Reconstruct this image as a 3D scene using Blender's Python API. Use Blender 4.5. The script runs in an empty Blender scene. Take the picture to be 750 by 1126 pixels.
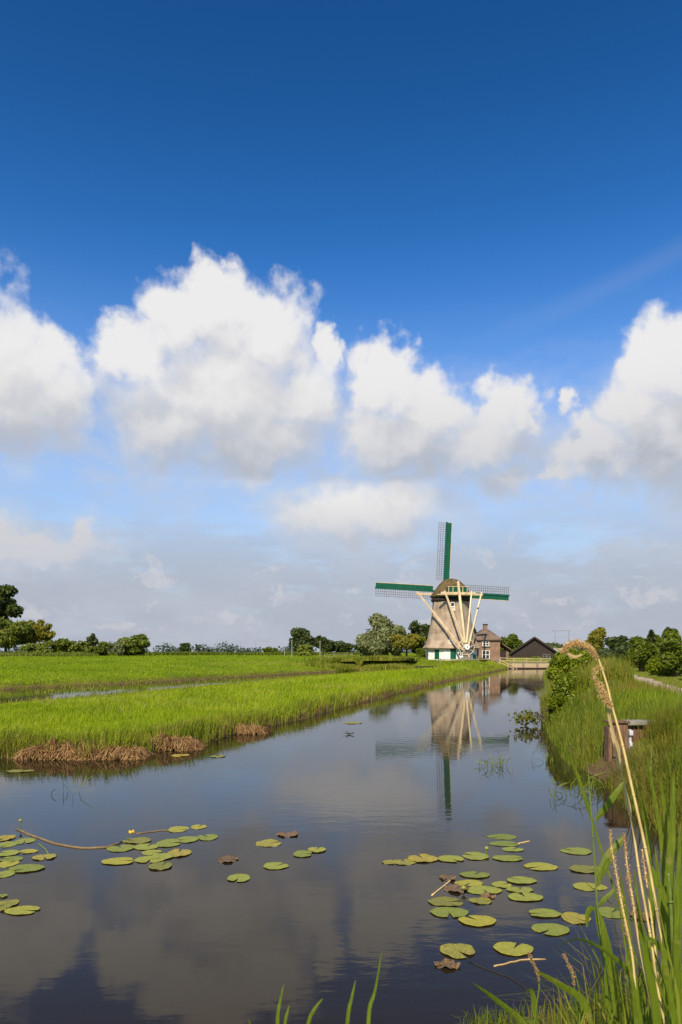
import bpy, math, random
import numpy as np
from mathutils import Vector
R = np.random.default_rng(11)
random.seed(5)
COL = bpy.context.scene.collection
SUN_AZ, SUN_EL = math.radians(-163.0), math.radians(43.0)     # azimuth from +Y towards +X: behind the viewer, to the left
SD = Vector((math.sin(SUN_AZ)*math.cos(SUN_EL), math.cos(SUN_AZ)*math.cos(SUN_EL), math.sin(SUN_EL)))
EYE = 3.0
def at(px, py, Y):
    """a point of the place seen at pixel (px, py) of the 750 x 1126 photograph, Y metres away"""
    return ((px-375)/800*Y, Y, EYE-(py-717)/800*Y)

# ---------------------------------------------------------------- materials
def new_mat(name):
    m = bpy.data.materials.new(name); m.use_nodes = True
    nt = m.node_tree
    return m, nt, nt.nodes['Principled BSDF'], nt.nodes['Material Output']
def noise(nt, scale, detail=4, coord='Object', rough=.55, stretch=None, dist=0):
    tc = nt.nodes.new('ShaderNodeTexCoord'); n = nt.nodes.new('ShaderNodeTexNoise')
    n.inputs['Scale'].default_value = scale; n.inputs['Detail'].default_value = detail
    n.inputs['Roughness'].default_value = rough; n.inputs['Distortion'].default_value = dist
    src = tc.outputs[coord]
    if stretch:
        mp = nt.nodes.new('ShaderNodeMapping'); mp.inputs['Scale'].default_value = stretch
        nt.links.new(src, mp.inputs[0]); src = mp.outputs[0]
    nt.links.new(src, n.inputs['Vector'])
    return n
def ramp(nt, src, cols, pos=None):
    r = nt.nodes.new('ShaderNodeValToRGB'); e = r.color_ramp.elements
    while len(e) < len(cols): e.new(.5)
    pos = pos or [.3 + .4*i/(len(cols)-1) for i in range(len(cols))]
    for k, c in enumerate(cols):
        e[k].position = pos[k]; e[k].color = (*c, 1)
    nt.links.new(src, r.inputs[0]); return r
def mixc(nt, f, a, b, mode='MIX'):
    m = nt.nodes.new('ShaderNodeMix'); m.data_type = 'RGBA'; m.blend_type = mode
    if isinstance(f, (int, float)): m.inputs[0].default_value = f
    else: nt.links.new(f, m.inputs[0])
    for s, v in ((6, a), (7, b)):
        if isinstance(v, tuple): m.inputs[s].default_value = (*v, 1)
        else: nt.links.new(v, m.inputs[s])
    return m.outputs[2]
def solid(name, cols, scale=6, rough=.8, bump=.3, stretch=None, bscale=None, bdist=.02, spec=.3, coord='Object'):
    m, nt, b, o = new_mat(name)
    n = noise(nt, scale, 5, coord=coord, stretch=stretch)
    r = ramp(nt, n.outputs[0], cols)
    nt.links.new(r.outputs[0], b.inputs['Base Color'])
    b.inputs['Roughness'].default_value = rough; b.inputs['Specular IOR Level'].default_value = spec
    if bump:
        n2 = noise(nt, bscale or scale*4, 5, coord=coord, stretch=stretch)
        bp = nt.nodes.new('ShaderNodeBump'); bp.inputs['Strength'].default_value = bump; bp.inputs['Distance'].default_value = bdist
        nt.links.new(n2.outputs[0], bp.inputs['Height']); nt.links.new(bp.outputs[0], b.inputs['Normal'])
    return m
def leafy(name, cols, trans=.35, rough=.5, nscale=.35, patch=.5, tc=None, spec=.25, streak=None):
    """leaf / blade material: colour differs from leaf to leaf and in soft drifts, light shines through"""
    m, nt, b, o = new_mat(name)
    g = nt.nodes.new('ShaderNodeNewGeometry')
    n = noise(nt, nscale, 3)
    ma = nt.nodes.new('ShaderNodeMath'); ma.operation = 'MULTIPLY_ADD'
    nt.links.new(g.outputs['Random Per Island'], ma.inputs[0]); ma.inputs[1].default_value = 1-patch
    mb = nt.nodes.new('ShaderNodeMapRange'); mb.inputs[1].default_value = .3; mb.inputs[2].default_value = .7
    mb.inputs[4].default_value = patch
    nt.links.new(n.outputs[0], mb.inputs[0]); nt.links.new(mb.outputs[0], ma.inputs[2])
    r = ramp(nt, ma.outputs[0], cols, [i/(len(cols)-1)*.9+.05 for i in range(len(cols))])
    col = r.outputs[0]
    if streak:      # veins along the blade and yellowed, browned flecks
        s1 = noise(nt, 1, 3, stretch=(420,420,14)); v = ramp(nt, s1.outputs[0], [(.62,.62,.62),(1.25,1.25,1.2)], [.35,.65]); col = mixc(nt, 1, col, v.outputs[0], 'MULTIPLY')
        s2 = noise(nt, 13, 5, rough=.7); f = ramp(nt, s2.outputs[0], [(0,0,0),(.8,.8,.8)], [.56,.68]); col = mixc(nt, f.outputs[0], col, streak)
    nt.links.new(col, b.inputs['Base Color'])
    b.inputs['Roughness'].default_value = rough; b.inputs['Specular IOR Level'].default_value = spec
    t = nt.nodes.new('ShaderNodeBsdfTranslucent')
    tcol = mixc(nt, .5, col, tc or tuple(min(1, c*1.8) for c in cols[-1]))
    nt.links.new(tcol, t.inputs[0])
    mx = nt.nodes.new('ShaderNodeMixShader'); mx.inputs[0].default_value = trans
    nt.links.new(b.outputs[0], mx.inputs[1]); nt.links.new(t.outputs[0], mx.inputs[2]); nt.links.new(mx.outputs[0], o.inputs[0])
    return m

M = {}
M['thatch'] = solid('thatch', [(.21,.155,.11),(.37,.285,.205),(.48,.39,.30)], .9, .95, 1.0, (1,1,.6), 7, .12, .1)
M['old_thatch'] = solid('mossy_thatch', [(.06,.048,.022),(.12,.085,.038),(.17,.125,.055)], 1.5, .95, .6, (1,1,.5), 9, .06, .1)
M['dark_thatch'] = solid('weathered_thatch', [(.10,.072,.052),(.16,.115,.085),(.2,.15,.11)], 1.2, .95, .6, (1,1,.5), 9, .06, .1)
M['white'] = solid('white_render', [(.66,.65,.62),(.78,.77,.74)], 1.5, .85, .1)
M['white_paint'] = solid('white_paint', [(.72,.71,.67),(.8,.79,.76)], 3, .5, 0)
M['cream'] = solid('cream_paint', [(.44,.33,.18),(.60,.47,.28),(.68,.56,.36)], 1.2, .55, .1, (1,1,.3))
M['green_paint'] = solid('green_paint', [(.004,.065,.034),(.008,.10,.052)], 2, .4, 0)
M['dark_wood'] = solid('tarred_wood', [(.022,.016,.013),(.045,.03,.024)], 2, .8, .4, (1,1,6), 6)
M['grey_wood'] = solid('weathered_wood', [(.16,.13,.10),(.28,.235,.19)], 2.5, .85, .4, (4,1,4), 8)
M['tan_wood'] = solid('bleached_planks', [(.36,.27,.16),(.52,.40,.25)], 1.5, .8, .3, (.4,1,5), 6)
M['brown_wood'] = solid('wet_brown_timber', [(.07,.038,.022),(.16,.09,.05),(.26,.16,.09)], 5, .8, .7, (5,5,.6), 12, .03)
M['lattice'] = solid('lattice_wood', [(.09,.075,.065),(.15,.125,.11)], 3, .7, 0)
M['glass'] = solid('window_glass', [(.02,.025,.03),(.04,.05,.055)], .8, .08, 0, spec=.6)
M['metal'] = solid('galvanised_steel', [(.4,.42,.44),(.6,.62,.65)], 8, .4, .1)
M['concrete'] = solid('old_concrete', [(.15,.145,.12),(.30,.29,.25)], 5, .9, .4, bscale=30, bdist=.01)
M['grey_steel'] = solid('grey_steel', [(.2,.21,.23),(.26,.27,.29)], 1, .6, 0)
M['bark'] = solid('bark', [(.05,.038,.028),(.11,.085,.065)], 5, .95, .7, (4,4,.7), 14, .03)
M['white_wood'] = solid('sun_bleached_rail', [(.4,.37,.32),(.55,.52,.46)], 2, .8, .1)

# brick
m, nt, b, o = new_mat('brick')
tcn = nt.nodes.new('ShaderNodeTexCoord'); mp = nt.nodes.new('ShaderNodeMapping'); mp.inputs['Rotation'].default_value = (math.pi/2, 0, 0)
bk = nt.nodes.new('ShaderNodeTexBrick'); bk.inputs['Scale'].default_value = 1
for k, v in (('Brick Width', .23), ('Row Height', .075), ('Mortar Size', .006)): bk.inputs[k].default_value = v
bk.inputs['Color1'].default_value = (.19,.095,.058,1); bk.inputs['Color2'].default_value = (.29,.17,.11,1); bk.inputs['Mortar'].default_value = (.36,.31,.26,1)
nt.links.new(tcn.outputs['Object'], mp.inputs[0]); nt.links.new(mp.outputs[0], bk.inputs[0])
nb = noise(nt, 1.2, 4); dirt = ramp(nt, nb.outputs[0], [(.7,.66,.6),(1.1,1.05,1.0)])
nt.links.new(mixc(nt, 1.0, bk.outputs[0], dirt.outputs[0], 'MULTIPLY'), b.inputs['Base Color']); b.inputs['Roughness'].default_value = .9
M['brick'] = m
# boarded barn wall
m, nt, b, o = new_mat('barn_boards')
tcn = nt.nodes.new('ShaderNodeTexCoord'); w = nt.nodes.new('ShaderNodeTexWave'); w.bands_direction = 'X'; w.inputs['Scale'].default_value = 1.6; w.inputs['Distortion'].default_value = .4
nt.links.new(tcn.outputs['Object'], w.inputs[0]); r = ramp(nt, w.outputs[0], [(.008,.005,.004),(.026,.015,.012)], [.02,.2])
n = noise(nt, 1.5, 4, stretch=(6,6,.5)); r2 = ramp(nt, n.outputs[0], [(.7,.7,.7),(1.5,1.35,1.3)])
nt.links.new(mixc(nt, 1, r.outputs[0], r2.outputs[0], 'MULTIPLY'), b.inputs['Base Color']); b.inputs['Roughness'].default_value = .75
M['barn'] = m
# dark pantile roof
m, nt, b, o = new_mat('dark_tiles')
tcn = nt.nodes.new('ShaderNodeTexCoord'); w = nt.nodes.new('ShaderNodeTexWave'); w.bands_direction = 'Y'; w.inputs['Scale'].default_value = 1.1
nt.links.new(tcn.outputs['Object'], w.inputs[0]); r = ramp(nt, w.outputs[0], [(.022,.016,.013),(.05,.034,.027)], [.1,.6])
nt.links.new(r.outputs[0], b.inputs['Base Color']); b.inputs['Roughness'].default_value = .8
M['tiles'] = m

M['meadow_blade'] = leafy('meadow_grass', [(.12,.18,.004),(.25,.34,.006),(.34,.42,.010),(.46,.42,.08)], .45, .6, .3, .6, (.54,.64,.01))
M['far_blade'] = leafy('far_meadow_grass', [(.14,.22,.004),(.235,.34,.006),(.31,.39,.01)], .45, .65, .12, .8, (.50,.62,.01))
M['margin_blade'] = leafy('bank_reed_blades', [(.08,.105,.006),(.16,.20,.010),(.26,.28,.025),(.38,.30,.09)], .35, .55, .5, .45, (.32,.36,.04))
M['straw_blade'] = leafy('seeding_stalks', [(.22,.20,.04),(.34,.30,.08),(.42,.36,.14)], .3, .7, .6, .4, (.45,.42,.1))
M['dead_blade'] = leafy('dead_grass', [(.09,.045,.015),(.30,.17,.065),(.52,.34,.15)], .2, .8, 2.2, .3, (.5,.33,.12))
M['reed_leaf'] = leafy('reed_leaves', [(.09,.12,.010),(.17,.22,.016),(.28,.31,.04)], .35, .45, 1.2, .3, (.32,.38,.03), .3)
M['near_leaf'] = leafy('broad_reed_leaves', [(.06,.095,.008),(.13,.18,.012),(.23,.27,.03)], .38, .45, 6, .35, (.30,.40,.03), .35, (.30,.24,.06))
M['rank_grass'] = leafy('rank_grass', [(.07,.09,.008),(.15,.17,.012),(.24,.20,.03),(.32,.19,.06)], .35, .6, .7, .6, (.36,.32,.03))
M['right_blade'] = leafy('verge_grass', [(.12,.17,.006),(.21,.28,.008),(.30,.35,.02)], .4, .6, .35, .55, (.32,.40,.015))
M['mown_blade'] = leafy('mown_verge', [(.13,.15,.02),(.19,.205,.025),(.26,.24,.06)], .3, .7, .3, .7, (.22,.26,.04))
M['weed_leaf'] = leafy('weed_leaves', [(.06,.10,.008),(.12,.17,.01),(.2,.22,.02)], .35, .45, 3, .4, (.3,.34,.02))
M['l_oak'] = leafy('oak_leaves', [(.03,.045,.006),(.05,.07,.009),(.085,.11,.014)], .2, .5, .3, .4)
M['l_willow'] = leafy('willow_leaves', [(.09,.12,.015),(.16,.195,.022),(.24,.27,.05)], .3, .5, .3, .4)
M['l_yellow'] = leafy('yellowing_leaves', [(.10,.115,.010),(.19,.18,.015),(.27,.23,.03)], .3, .55, .4, .4)
M['l_bush'] = leafy('bush_leaves', [(.06,.085,.007),(.11,.145,.010),(.17,.20,.02)], .3, .5, .3, .4)
M['l_dark'] = leafy('dark_green_leaves', [(.03,.048,.010),(.05,.073,.014),(.08,.105,.02)], .2, .5, .25, .4)
M['l_silver'] = leafy('silver_willow_leaves', [(.10,.12,.045),(.19,.21,.085),(.27,.29,.13)], .25, .5, .35, .4)
M['l_grey'] = leafy('grey_green_leaves', [(.045,.065,.02),(.075,.10,.032),(.12,.145,.05)], .25, .55, .2, .4)
M['l_alder'] = leafy('alder_leaves', [(.07,.11,.006),(.17,.22,.008),(.30,.34,.02)], .35, .4, 1.0, .35, (.34,.40,.02))
M['l_far'] = leafy('haze_tinted_leaves', [(.06,.085,.06),(.08,.11,.075)], .2, .7, .1, .4)  # bluish haze of distance mixed into the leaf colour
M['straw'] = solid('dry_reed_stem', [(.40,.27,.09),(.68,.50,.22),(.58,.46,.16)], 30, .55, .2, (1,1,.15), 60, .001)
M['husk'] = leafy('dry_husk', [(.48,.31,.11),(.66,.47,.21),(.80,.62,.34)], .4, .7, 9, .3, (.8,.58,.25))
M['seed'] = leafy('seed_head', [(.26,.14,.05),(.42,.25,.11),(.52,.34,.17)], .15, .7, 9, .3, (.5,.3,.12))
M['stem_green'] = solid('green_stem', [(.08,.13,.02),(.15,.20,.04)], 20, .5, 0)
M['petal'] = solid('yellow_petal', [(.62,.42,.01),(.75,.5,.02)], 20, .4, 0)
M['bud'] = solid('green_bud', [(.20,.22,.02),(.32,.30,.03)], 20, .4, 0)
M['rhizome'] = solid('brown_water_stem', [(.13,.09,.04),(.24,.17,.08)], 6, .6, .3)
M['twig'] = solid('dark_twig', [(.02,.018,.014),(.04,.035,.025)], 6, .7, .2)

def pad_mat(name, cols, spots, sc):
    m, nt, b, o = new_mat(name)
    n = noise(nt, 14, 4); r = ramp(nt, n.outputs[0], cols)
    n2 = noise(nt, 38, 3); f = ramp(nt, n2.outputs[0], [(0,0,0),(1,1,1)], [sc, sc+.06])
    c = mixc(nt, f.outputs[0], r.outputs[0], spots)
    gr = nt.nodes.new('ShaderNodeTexCoord'); sp = nt.nodes.new('ShaderNodeSeparateXYZ'); nt.links.new(gr.outputs['Object'], sp.inputs[0])
    an = nt.nodes.new('ShaderNodeMath'); an.operation = 'ARCTAN2'; nt.links.new(sp.outputs[1], an.inputs[0]); nt.links.new(sp.outputs[0], an.inputs[1])
    si = nt.nodes.new('ShaderNodeMath'); si.operation = 'MULTIPLY'; si.inputs[1].default_value = 17; nt.links.new(an.outputs[0], si.inputs[0])
    s2 = nt.nodes.new('ShaderNodeMath'); s2.operation = 'SINE'; nt.links.new(si.outputs[0], s2.inputs[0])
    vn = ramp(nt, s2.outputs[0], [(0,0,0),(1,1,1)], [.86, 1.0])
    fm = nt.nodes.new('ShaderNodeMath'); fm.operation = 'MULTIPLY'; fm.inputs[1].default_value = .35; nt.links.new(vn.outputs[0], fm.inputs[0])
    c = mixc(nt, fm.outputs[0], c, tuple(min(1, x*1.7) for x in cols[-1]))
    oi = nt.nodes.new('ShaderNodeObjectInfo'); rv_ = ramp(nt, oi.outputs['Random'], [(.62,.72,.7),(.95,1,1),(1.25,1.1,.8)], [0,.5,1]); c = mixc(nt, 1, c, rv_.outputs[0], 'MULTIPLY')
    nt.links.new(c, b.inputs['Base Color']); b.inputs['Roughness'].default_value = .5; b.inputs['Specular IOR Level'].default_value = .22
    bp = nt.nodes.new('ShaderNodeBump'); bp.inputs['Strength'].default_value = .25; bp.inputs['Distance'].default_value = .01
    nt.links.new(n.outputs[0], bp.inputs['Height']); nt.links.new(bp.outputs[0], b.inputs['Normal'])
    return m
M['pad_g'] = pad_mat('fresh_pad', [(.19,.205,.025),(.29,.285,.045)], (.26,.20,.04), .66)
M['pad_y'] = pad_mat('yellowing_pad', [(.20,.19,.025),(.33,.28,.05)], (.17,.09,.03), .56)
M['pad_b'] = pad_mat('withered_pad', [(.14,.075,.035),(.26,.15,.07)], (.08,.04,.02), .55)

# ---------------------------------------------------------------- mesh tools
class MB:
    def __init__(s): s.v = []; s.f = []
    def add(s, vs, fs):
        n = len(s.v); s.v += [tuple(v) for v in vs]; s.f += [tuple(i+n for i in f) for f in fs]; return s
    def box(s, c, d, rz=0, rx=0, ry=0):
        from mathutils import Euler
        E = Euler((rx, ry, rz)).to_matrix(); c = Vector(c); vs = []
        for z in (-.5, .5):
            for x, y in ((-.5,-.5),(.5,-.5),(.5,.5),(-.5,.5)): vs.append(c + E @ Vector((x*d[0], y*d[1], z*d[2])))
        return s.add(vs, [(3,2,1,0),(4,5,6,7),(0,1,5,4),(1,2,6,5),(2,3,7,6),(3,0,4,7)])
    def tube(s, pts, rad, n=8, flat=1.0, cap=True):
        pts = [Vector(p) for p in pts]
        if isinstance(rad, (int, float)): rad = [rad]*len(pts)
        vs = []; up = Vector((0, 0, 1))
        u = None
        for i, p in enumerate(pts):
            t = (pts[min(i+1, len(pts)-1)]-pts[max(i-1, 0)]).normalized()
            if u is None:
                u = t.cross(up)
                if u.length < .1: u = t.cross(Vector((0, 1, 0)))
            u = (u - t*u.dot(t)).normalized(); w = t.cross(u)
            for k in range(n):
                a = 2*math.pi*k/n; vs.append(p + u*math.cos(a)*rad[i] + w*math.sin(a)*rad[i]*flat)
        fs = [(i*n+k, i*n+(k+1) % n, (i+1)*n+(k+1) % n, (i+1)*n+k) for i in range(len(pts)-1) for k in range(n)]
        if cap: fs += [tuple(range(n))[::-1], tuple(range((len(pts)-1)*n, len(pts)*n))]
        return s.add(vs, fs)
    def beam(s, a, b, w, h):
        a, b = Vector(a), Vector(b); t = (b-a).normalized(); u = t.cross(Vector((0, 0, 1)))
        if u.length < .05: u = Vector((1, 0, 0))
        u.normalize(); v = u.cross(t); vs = []
        for p in (a, b):
            for x, y in ((-1,-1),(1,-1),(1,1),(-1,1)): vs.append(p + u*x*w/2 + v*y*h/2)
        return s.add(vs, [(3,2,1,0),(4,5,6,7),(0,1,5,4),(1,2,6,5),(2,3,7,6),(3,0,4,7)])
    def lathe(s, prof, n=24, c=(0,0,0), sx=1, sy=1, ph=0, capb=True, capt=True):
        vs = []
        for r, z in prof:
            for k in range(n):
                a = 2*math.pi*k/n+ph; vs.append((c[0]+math.cos(a)*r*sx, c[1]+math.sin(a)*r*sy, c[2]+z))
        m = len(prof)
        fs = [(i*n+k, i*n+(k+1) % n, (i+1)*n+(k+1) % n, (i+1)*n+k) for i in range(m-1) for k in range(n)]
        if capb: fs.append(tuple(range(n))[::-1])
        if capt: fs.append(tuple(range((m-1)*n, m*n)))
        return s.add(vs, fs)
    def build(s, name, mat, parent=None, smooth=False, bevel=0):
        me = bpy.data.meshes.new(name); me.from_pydata([tuple(v) for v in s.v], [], s.f); me.update()
        o = bpy.data.objects.new(name, me); COL.objects.link(o); me.materials.append(mat)
        if parent: o.parent = parent
        if smooth: me.shade_smooth()
        if bevel:
            b = o.modifiers.new('bevel', 'BEVEL'); b.width = bevel; b.segments = 2; b.limit_method = 'ANGLE'
        return o
def fast(name, V, F, mat, parent=None, smooth=False):
    """numpy arrays -> one mesh; F has 4 columns"""
    me = bpy.data.meshes.new(name); nv, nf, k = len(V), len(F), F.shape[1]
    me.vertices.add(nv); me.vertices.foreach_set('co', np.asarray(V, np.float32).ravel())
    me.loops.add(nf*k); me.loops.foreach_set('vertex_index', np.asarray(F, np.int32).ravel())
    me.polygons.add(nf); me.polygons.foreach_set('loop_start', np.arange(0, nf*k, k, dtype=np.int32))
    me.polygons.foreach_set('loop_total', np.full(nf, k, np.int32))
    me.update(calc_edges=True); me.validate()
    me.materials.append(mat)
    if smooth: me.shade_smooth()
    o = bpy.data.objects.new(name, me); COL.objects.link(o)
    if parent: o.parent = parent
    return o
def tag(o, label=None, cat=None, group=None, kind=None):
    if label: o['label'] = label
    if cat: o['category'] = cat
    if group: o['group'] = group
    if kind: o['kind'] = kind
    return o
def empty(name, loc, rz=0, **k):
    o = bpy.data.objects.new(name, None); COL.objects.link(o); o.location = loc; o.rotation_euler = (0, 0, rz)
    o.empty_display_size = .3
    return tag(o, **k)

# ---------------------------------------------------------------- lie of the land
LEFT = [(-90,25),(-60,23),(-30,21.8),(-14,21.2),(-10.5,21.1),(-9.3,20.5),(-8,20.5),(-7,20.2),(-6.1,20.9),(-5.6,22.1),(-4.5,24),(-3.9,26.6),(-3.1,28.9),(-1.9,32),
        (-.3,38),(1.5,44),(3.3,50),(6.0,59),(9,68.6),(13.5,82),(18.4,96),(24,112),(27.6,123),(30.2,131)]
RIGHT = [(38.3,131.2),(34.5,121),(31,110),(25.4,90),(19.6,68.5),(13.6,46),(8.7,30),(7.6,25),(6.6,20.5),(6.25,18.2),(6.1,16),(5.6,12.5),(5.3,10),(4.6,8),(3.5,6.8),(2.3,6.2),(1.5,5.9),(.3,5.3),(-3,4.6),(-20,4),(-90,4)]
MAIN = np.array(LEFT+RIGHT, float)
DFAR = [(-120,30),(-60,44.5),(-44,50.5),(-27,58.5),(-20,69),(-13,83),(-7,97),(-.7,112),(3,118)]
DNEAR = [(4.5,114.5),(1,100.5),(-5.8,83.5),(-11,66),(-15.5,50),(-20,38.5),(-42,30.5),(-60,29.5),(-120,20)]
DITCH = np.array(DFAR+DNEAR, float)
def sdist(x, y, P):
    """distance to polygon P, negative inside"""
    x = np.asarray(x, float); y = np.asarray(y, float); d = np.full(x.shape, 1e9); ins = np.zeros(x.shape, bool)
    n = len(P)
    for i in range(n):
        a = P[i]; b = P[(i+1) % n]; ex, ey = b-a
        t = np.clip(((x-a[0])*ex+(y-a[1])*ey)/(ex*ex+ey*ey), 0, 1)
        d = np.minimum(d, (x-a[0]-t*ex)**2+(y-a[1]-t*ey)**2)
        c = ((a[1] > y) != (b[1] > y)) & (x < (b[0]-a[0])*(y-a[1])/((b[1]-a[1]) or 1e-9)+a[0])
        ins ^= c
    d = np.sqrt(d); return np.where(ins, -d, d)
def sm(a, b, x):
    t = np.clip((x-a)/(b-a), 0, 1); return t*t*(3-2*t)
rE = np.array(RIGHT[::-1]); _k = rE[:, 1] >= 5.3
RY, RX = rE[_k][:, 1], rE[_k][:, 0]
dF = np.array(DFAR+[(12,150),(30,210),(60,300)])
def wob(x, y, s=1.0):
    return (np.sin(x*.9*s+1.3)*np.cos(y*.7*s+.4)+.6*np.sin(x*2.1*s-y*1.7*s+2)+.4*np.sin(x*4.3*s+y*3.9*s))/2
def height(x, y):
    x = np.asarray(x, float); y = np.asarray(y, float)
    sdm = sdist(x, y, MAIN)+.12*wob(x, y, 1.7); sdd = sdist(x, y, DITCH)+.15*wob(x, y, 1.2)
    hn = np.interp(y, [20,60,118,160,400], [.28,.38,1.60,1.9,2.1])
    hf = np.interp(y, [45,60,110,180,400], [.72,.74,1.4,2.1,2.1])
    yf = np.interp(x, dF[:, 0], dF[:, 1]); far = sm(-5, 6, y-yf)
    h = np.where(far < .5, np.minimum(hn, .08+np.clip(sdd, 0, 99)*.035), np.minimum(hf, .46+np.clip(sdd, 0, 99)*.05))
    h = np.where((sdd > 14) | (y > 118), hn*(1-far)+hf*far, h)
    xr = np.interp(y, RY, RX, left=-200, right=38+0)
    xr = np.where(y > 131, 38+(y-131)*.4, xr)
    right = sm(-3, 3, x-xr-0*y) if False else ((x > xr-.6) | (y < 5.3)).astype(float)
    right = np.where(y > 131, sm(-8, 8, x-xr), right)
    hr = np.where(y > 160, np.interp(y, [160,300], [1.2,2.0]), 1.22)
    h = h*(1-right)+hr*right
    h = h + .05*wob(x, y, .5)*np.minimum(1, np.abs(y)/30)
    wd = np.where(right > .5, np.where(y < 16, 3.2, 2.6), .5+np.clip(hn-.42, 0, 2)*4.5)
    up = sm(0, 1, sdm/wd)*sm(0, .7, sdd)
    down = np.minimum(np.clip(sdm, -1.2, 0), np.clip(sdd, -1.2, 0))*.5
    lo = (sdm < 0) | (sdd < 0)
    return np.where(lo, down, .03+(h-.03)*np.sqrt(np.clip(up, 0, 1)))
def zat(x, y): return float(height(np.array([x]), np.array([y]))[0])
def smax_edge(x, y): return np.minimum(sdist(x, y, MAIN), sdist(x, y, DITCH))
# ---------------------------------------------------------------- ground, water, path
ys = np.concatenate([np.linspace(-60, 3, 30), 3+np.cumsum(np.full(110, .16)), 20.6+np.cumsum(.16*1.018**np.arange(230)), ])
while ys[-1] < 5200: ys = np.append(ys, ys[-1]+max(.5, (ys[-1]-ys[-2])*1.09))
S = np.linspace(-1, 1, 560); S = np.sign(S)*(np.abs(S)*.62+.38*np.abs(S)**3)
W = 46+1.25*np.maximum(ys, 0)
gx = S[None, :]*W[:, None]; gy = np.repeat(ys[:, None], len(S), 1)
gz = height(gx.ravel(), gy.ravel())
V = np.stack([gx.ravel(), gy.ravel(), gz], 1); nr, nc = gx.shape
ii = (np.arange(nr-1)[:, None]*nc+np.arange(nc-1)[None, :]).ravel()
F = np.stack([ii, ii+1, ii+nc+1, ii+nc], 1)
m, nt, b, o = new_mat('meadow_ground')
n1 = noise(nt, .09, 5); n2 = noise(nt, 1.4, 5); n3 = noise(nt, 22, 4)
g = ramp(nt, n1.outputs[0], [(.10,.145,.008),(.15,.20,.010),(.19,.225,.018)], [.35,.5,.65])
g2 = ramp(nt, n2.outputs[0], [(.7,.7,.7),(1.2,1.15,1.0)])
gg = mixc(nt, 1, g.outputs[0], g2.outputs[0], 'MULTIPLY')
so = ramp(nt, n3.outputs[0], [(.045,.028,.014),(.13,.08,.04),(.2,.13,.07)])
gm = nt.nodes.new('ShaderNodeNewGeometry'); sp = nt.nodes.new('ShaderNodeSeparateXYZ'); nt.links.new(gm.outputs['Normal'], sp.inputs[0])
sp2 = nt.nodes.new('ShaderNodeSeparateXYZ'); nt.links.new(gm.outputs['Position'], sp2.inputs[0])
k1 = ramp(nt, sp.outputs[2], [(1,1,1),(0,0,0)], [.80,.96]); k2 = nt.nodes.new('ShaderNodeMapRange')
k2.inputs[1].default_value = .10; k2.inputs[2].default_value = .24; k2.inputs[3].default_value = 1; k2.inputs[4].default_value = 0
nt.links.new(sp2.outputs[2], k2.inputs[0])
mxx = nt.nodes.new('ShaderNodeMath'); mxx.operation = 'MAXIMUM'; nt.links.new(k1.outputs[0], mxx.inputs[0]); nt.links.new(k2.outputs[0], mxx.inputs[1])
nt.links.new(mixc(nt, mxx.outputs[0], gg, so.outputs[0]), b.inputs['Base Color']); b.inputs['Roughness'].default_value = .95
b.inputs['Specular IOR Level'].default_value = .1
bp = nt.nodes.new('ShaderNodeBump'); bp.inputs['Strength'].default_value = .6; bp.inputs['Distance'].default_value = .08
nt.links.new(n3.outputs[0], bp.inputs['Height']); nt.links.new(bp.outputs[0], b.inputs['Normal'])
tag(fast('ground', V, F, m, smooth=True), kind='structure')

def poly_sheet(name, P, z, mat, margin=.9):
    import bmesh
    bm = bmesh.new(); n = len(P)
    cs = []
    A = sum(P[i][0]*P[(i+1) % n][1]-P[(i+1) % n][0]*P[i][1] for i in range(n)); sg = 1 if A > 0 else -1
    for i in range(n):
        p0, p1, p2 = P[i-1], P[i], P[(i+1) % n]
        e1 = (p1-p0)/np.linalg.norm(p1-p0); e2 = (p2-p1)/np.linalg.norm(p2-p1)
        nn = np.array([e1[1]+e2[1], -e1[0]-e2[0]])*sg; nn /= max(np.linalg.norm(nn), .5); cs.append(p1+nn*margin)
    vs = [bm.verts.new((c[0], c[1], z)) for c in cs]
    f = bm.faces.new(vs); bmesh.ops.triangulate(bm, faces=[f]); 
    for f in bm.faces:
        if f.normal.z < 0: f.normal_flip()
    me = bpy.data.meshes.new(name); bm.to_mesh(me); bm.free(); me.materials.append(mat)
    o = bpy.data.objects.new(name, me); COL.objects.link(o); return tag(o, kind='structure')
m, nt, b, o = new_mat('canal_water')
b.inputs['Base Color'].default_value = (.021,.0155,.008,1); b.inputs['Roughness'].default_value = .025; b.inputs['IOR'].default_value = 1.333
b.inputs['Specular IOR Level'].default_value = .31; b.inputs['Specular Tint'].default_value = (1,.92,.83,1)
na = noise(nt, 1.0, 3, stretch=(1.1,2.6,1)); nb = noise(nt, 6.0, 3, stretch=(1,2.2,1)); nw = noise(nt, .12, 2)
wk = ramp(nt, nw.outputs[0], [(.25,.25,.25),(1,1,1)], [.42,.62])
s = nt.nodes.new('ShaderNodeMath'); s.operation = 'MULTIPLY_ADD'; nt.links.new(nb.outputs[0], s.inputs[0]); s.inputs[1].default_value = .16; nt.links.new(na.outputs[0], s.inputs[2])
s2 = nt.nodes.new('ShaderNodeMath'); s2.operation = 'MULTIPLY'; nt.links.new(s.outputs[0], s2.inputs[0]); nt.links.new(wk.outputs[0], s2.inputs[1])
bp = nt.nodes.new('ShaderNodeBump'); bp.inputs['Strength'].default_value = 1.0; bp.inputs['Distance'].default_value = .0048
nt.links.new(s2.outputs[0], bp.inputs['Height']); nt.links.new(bp.outputs[0], b.inputs['Normal'])
M['water'] = m
poly_sheet('canal_water', MAIN, 0, m); poly_sheet('ditch_water', DITCH, .004, m)

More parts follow.
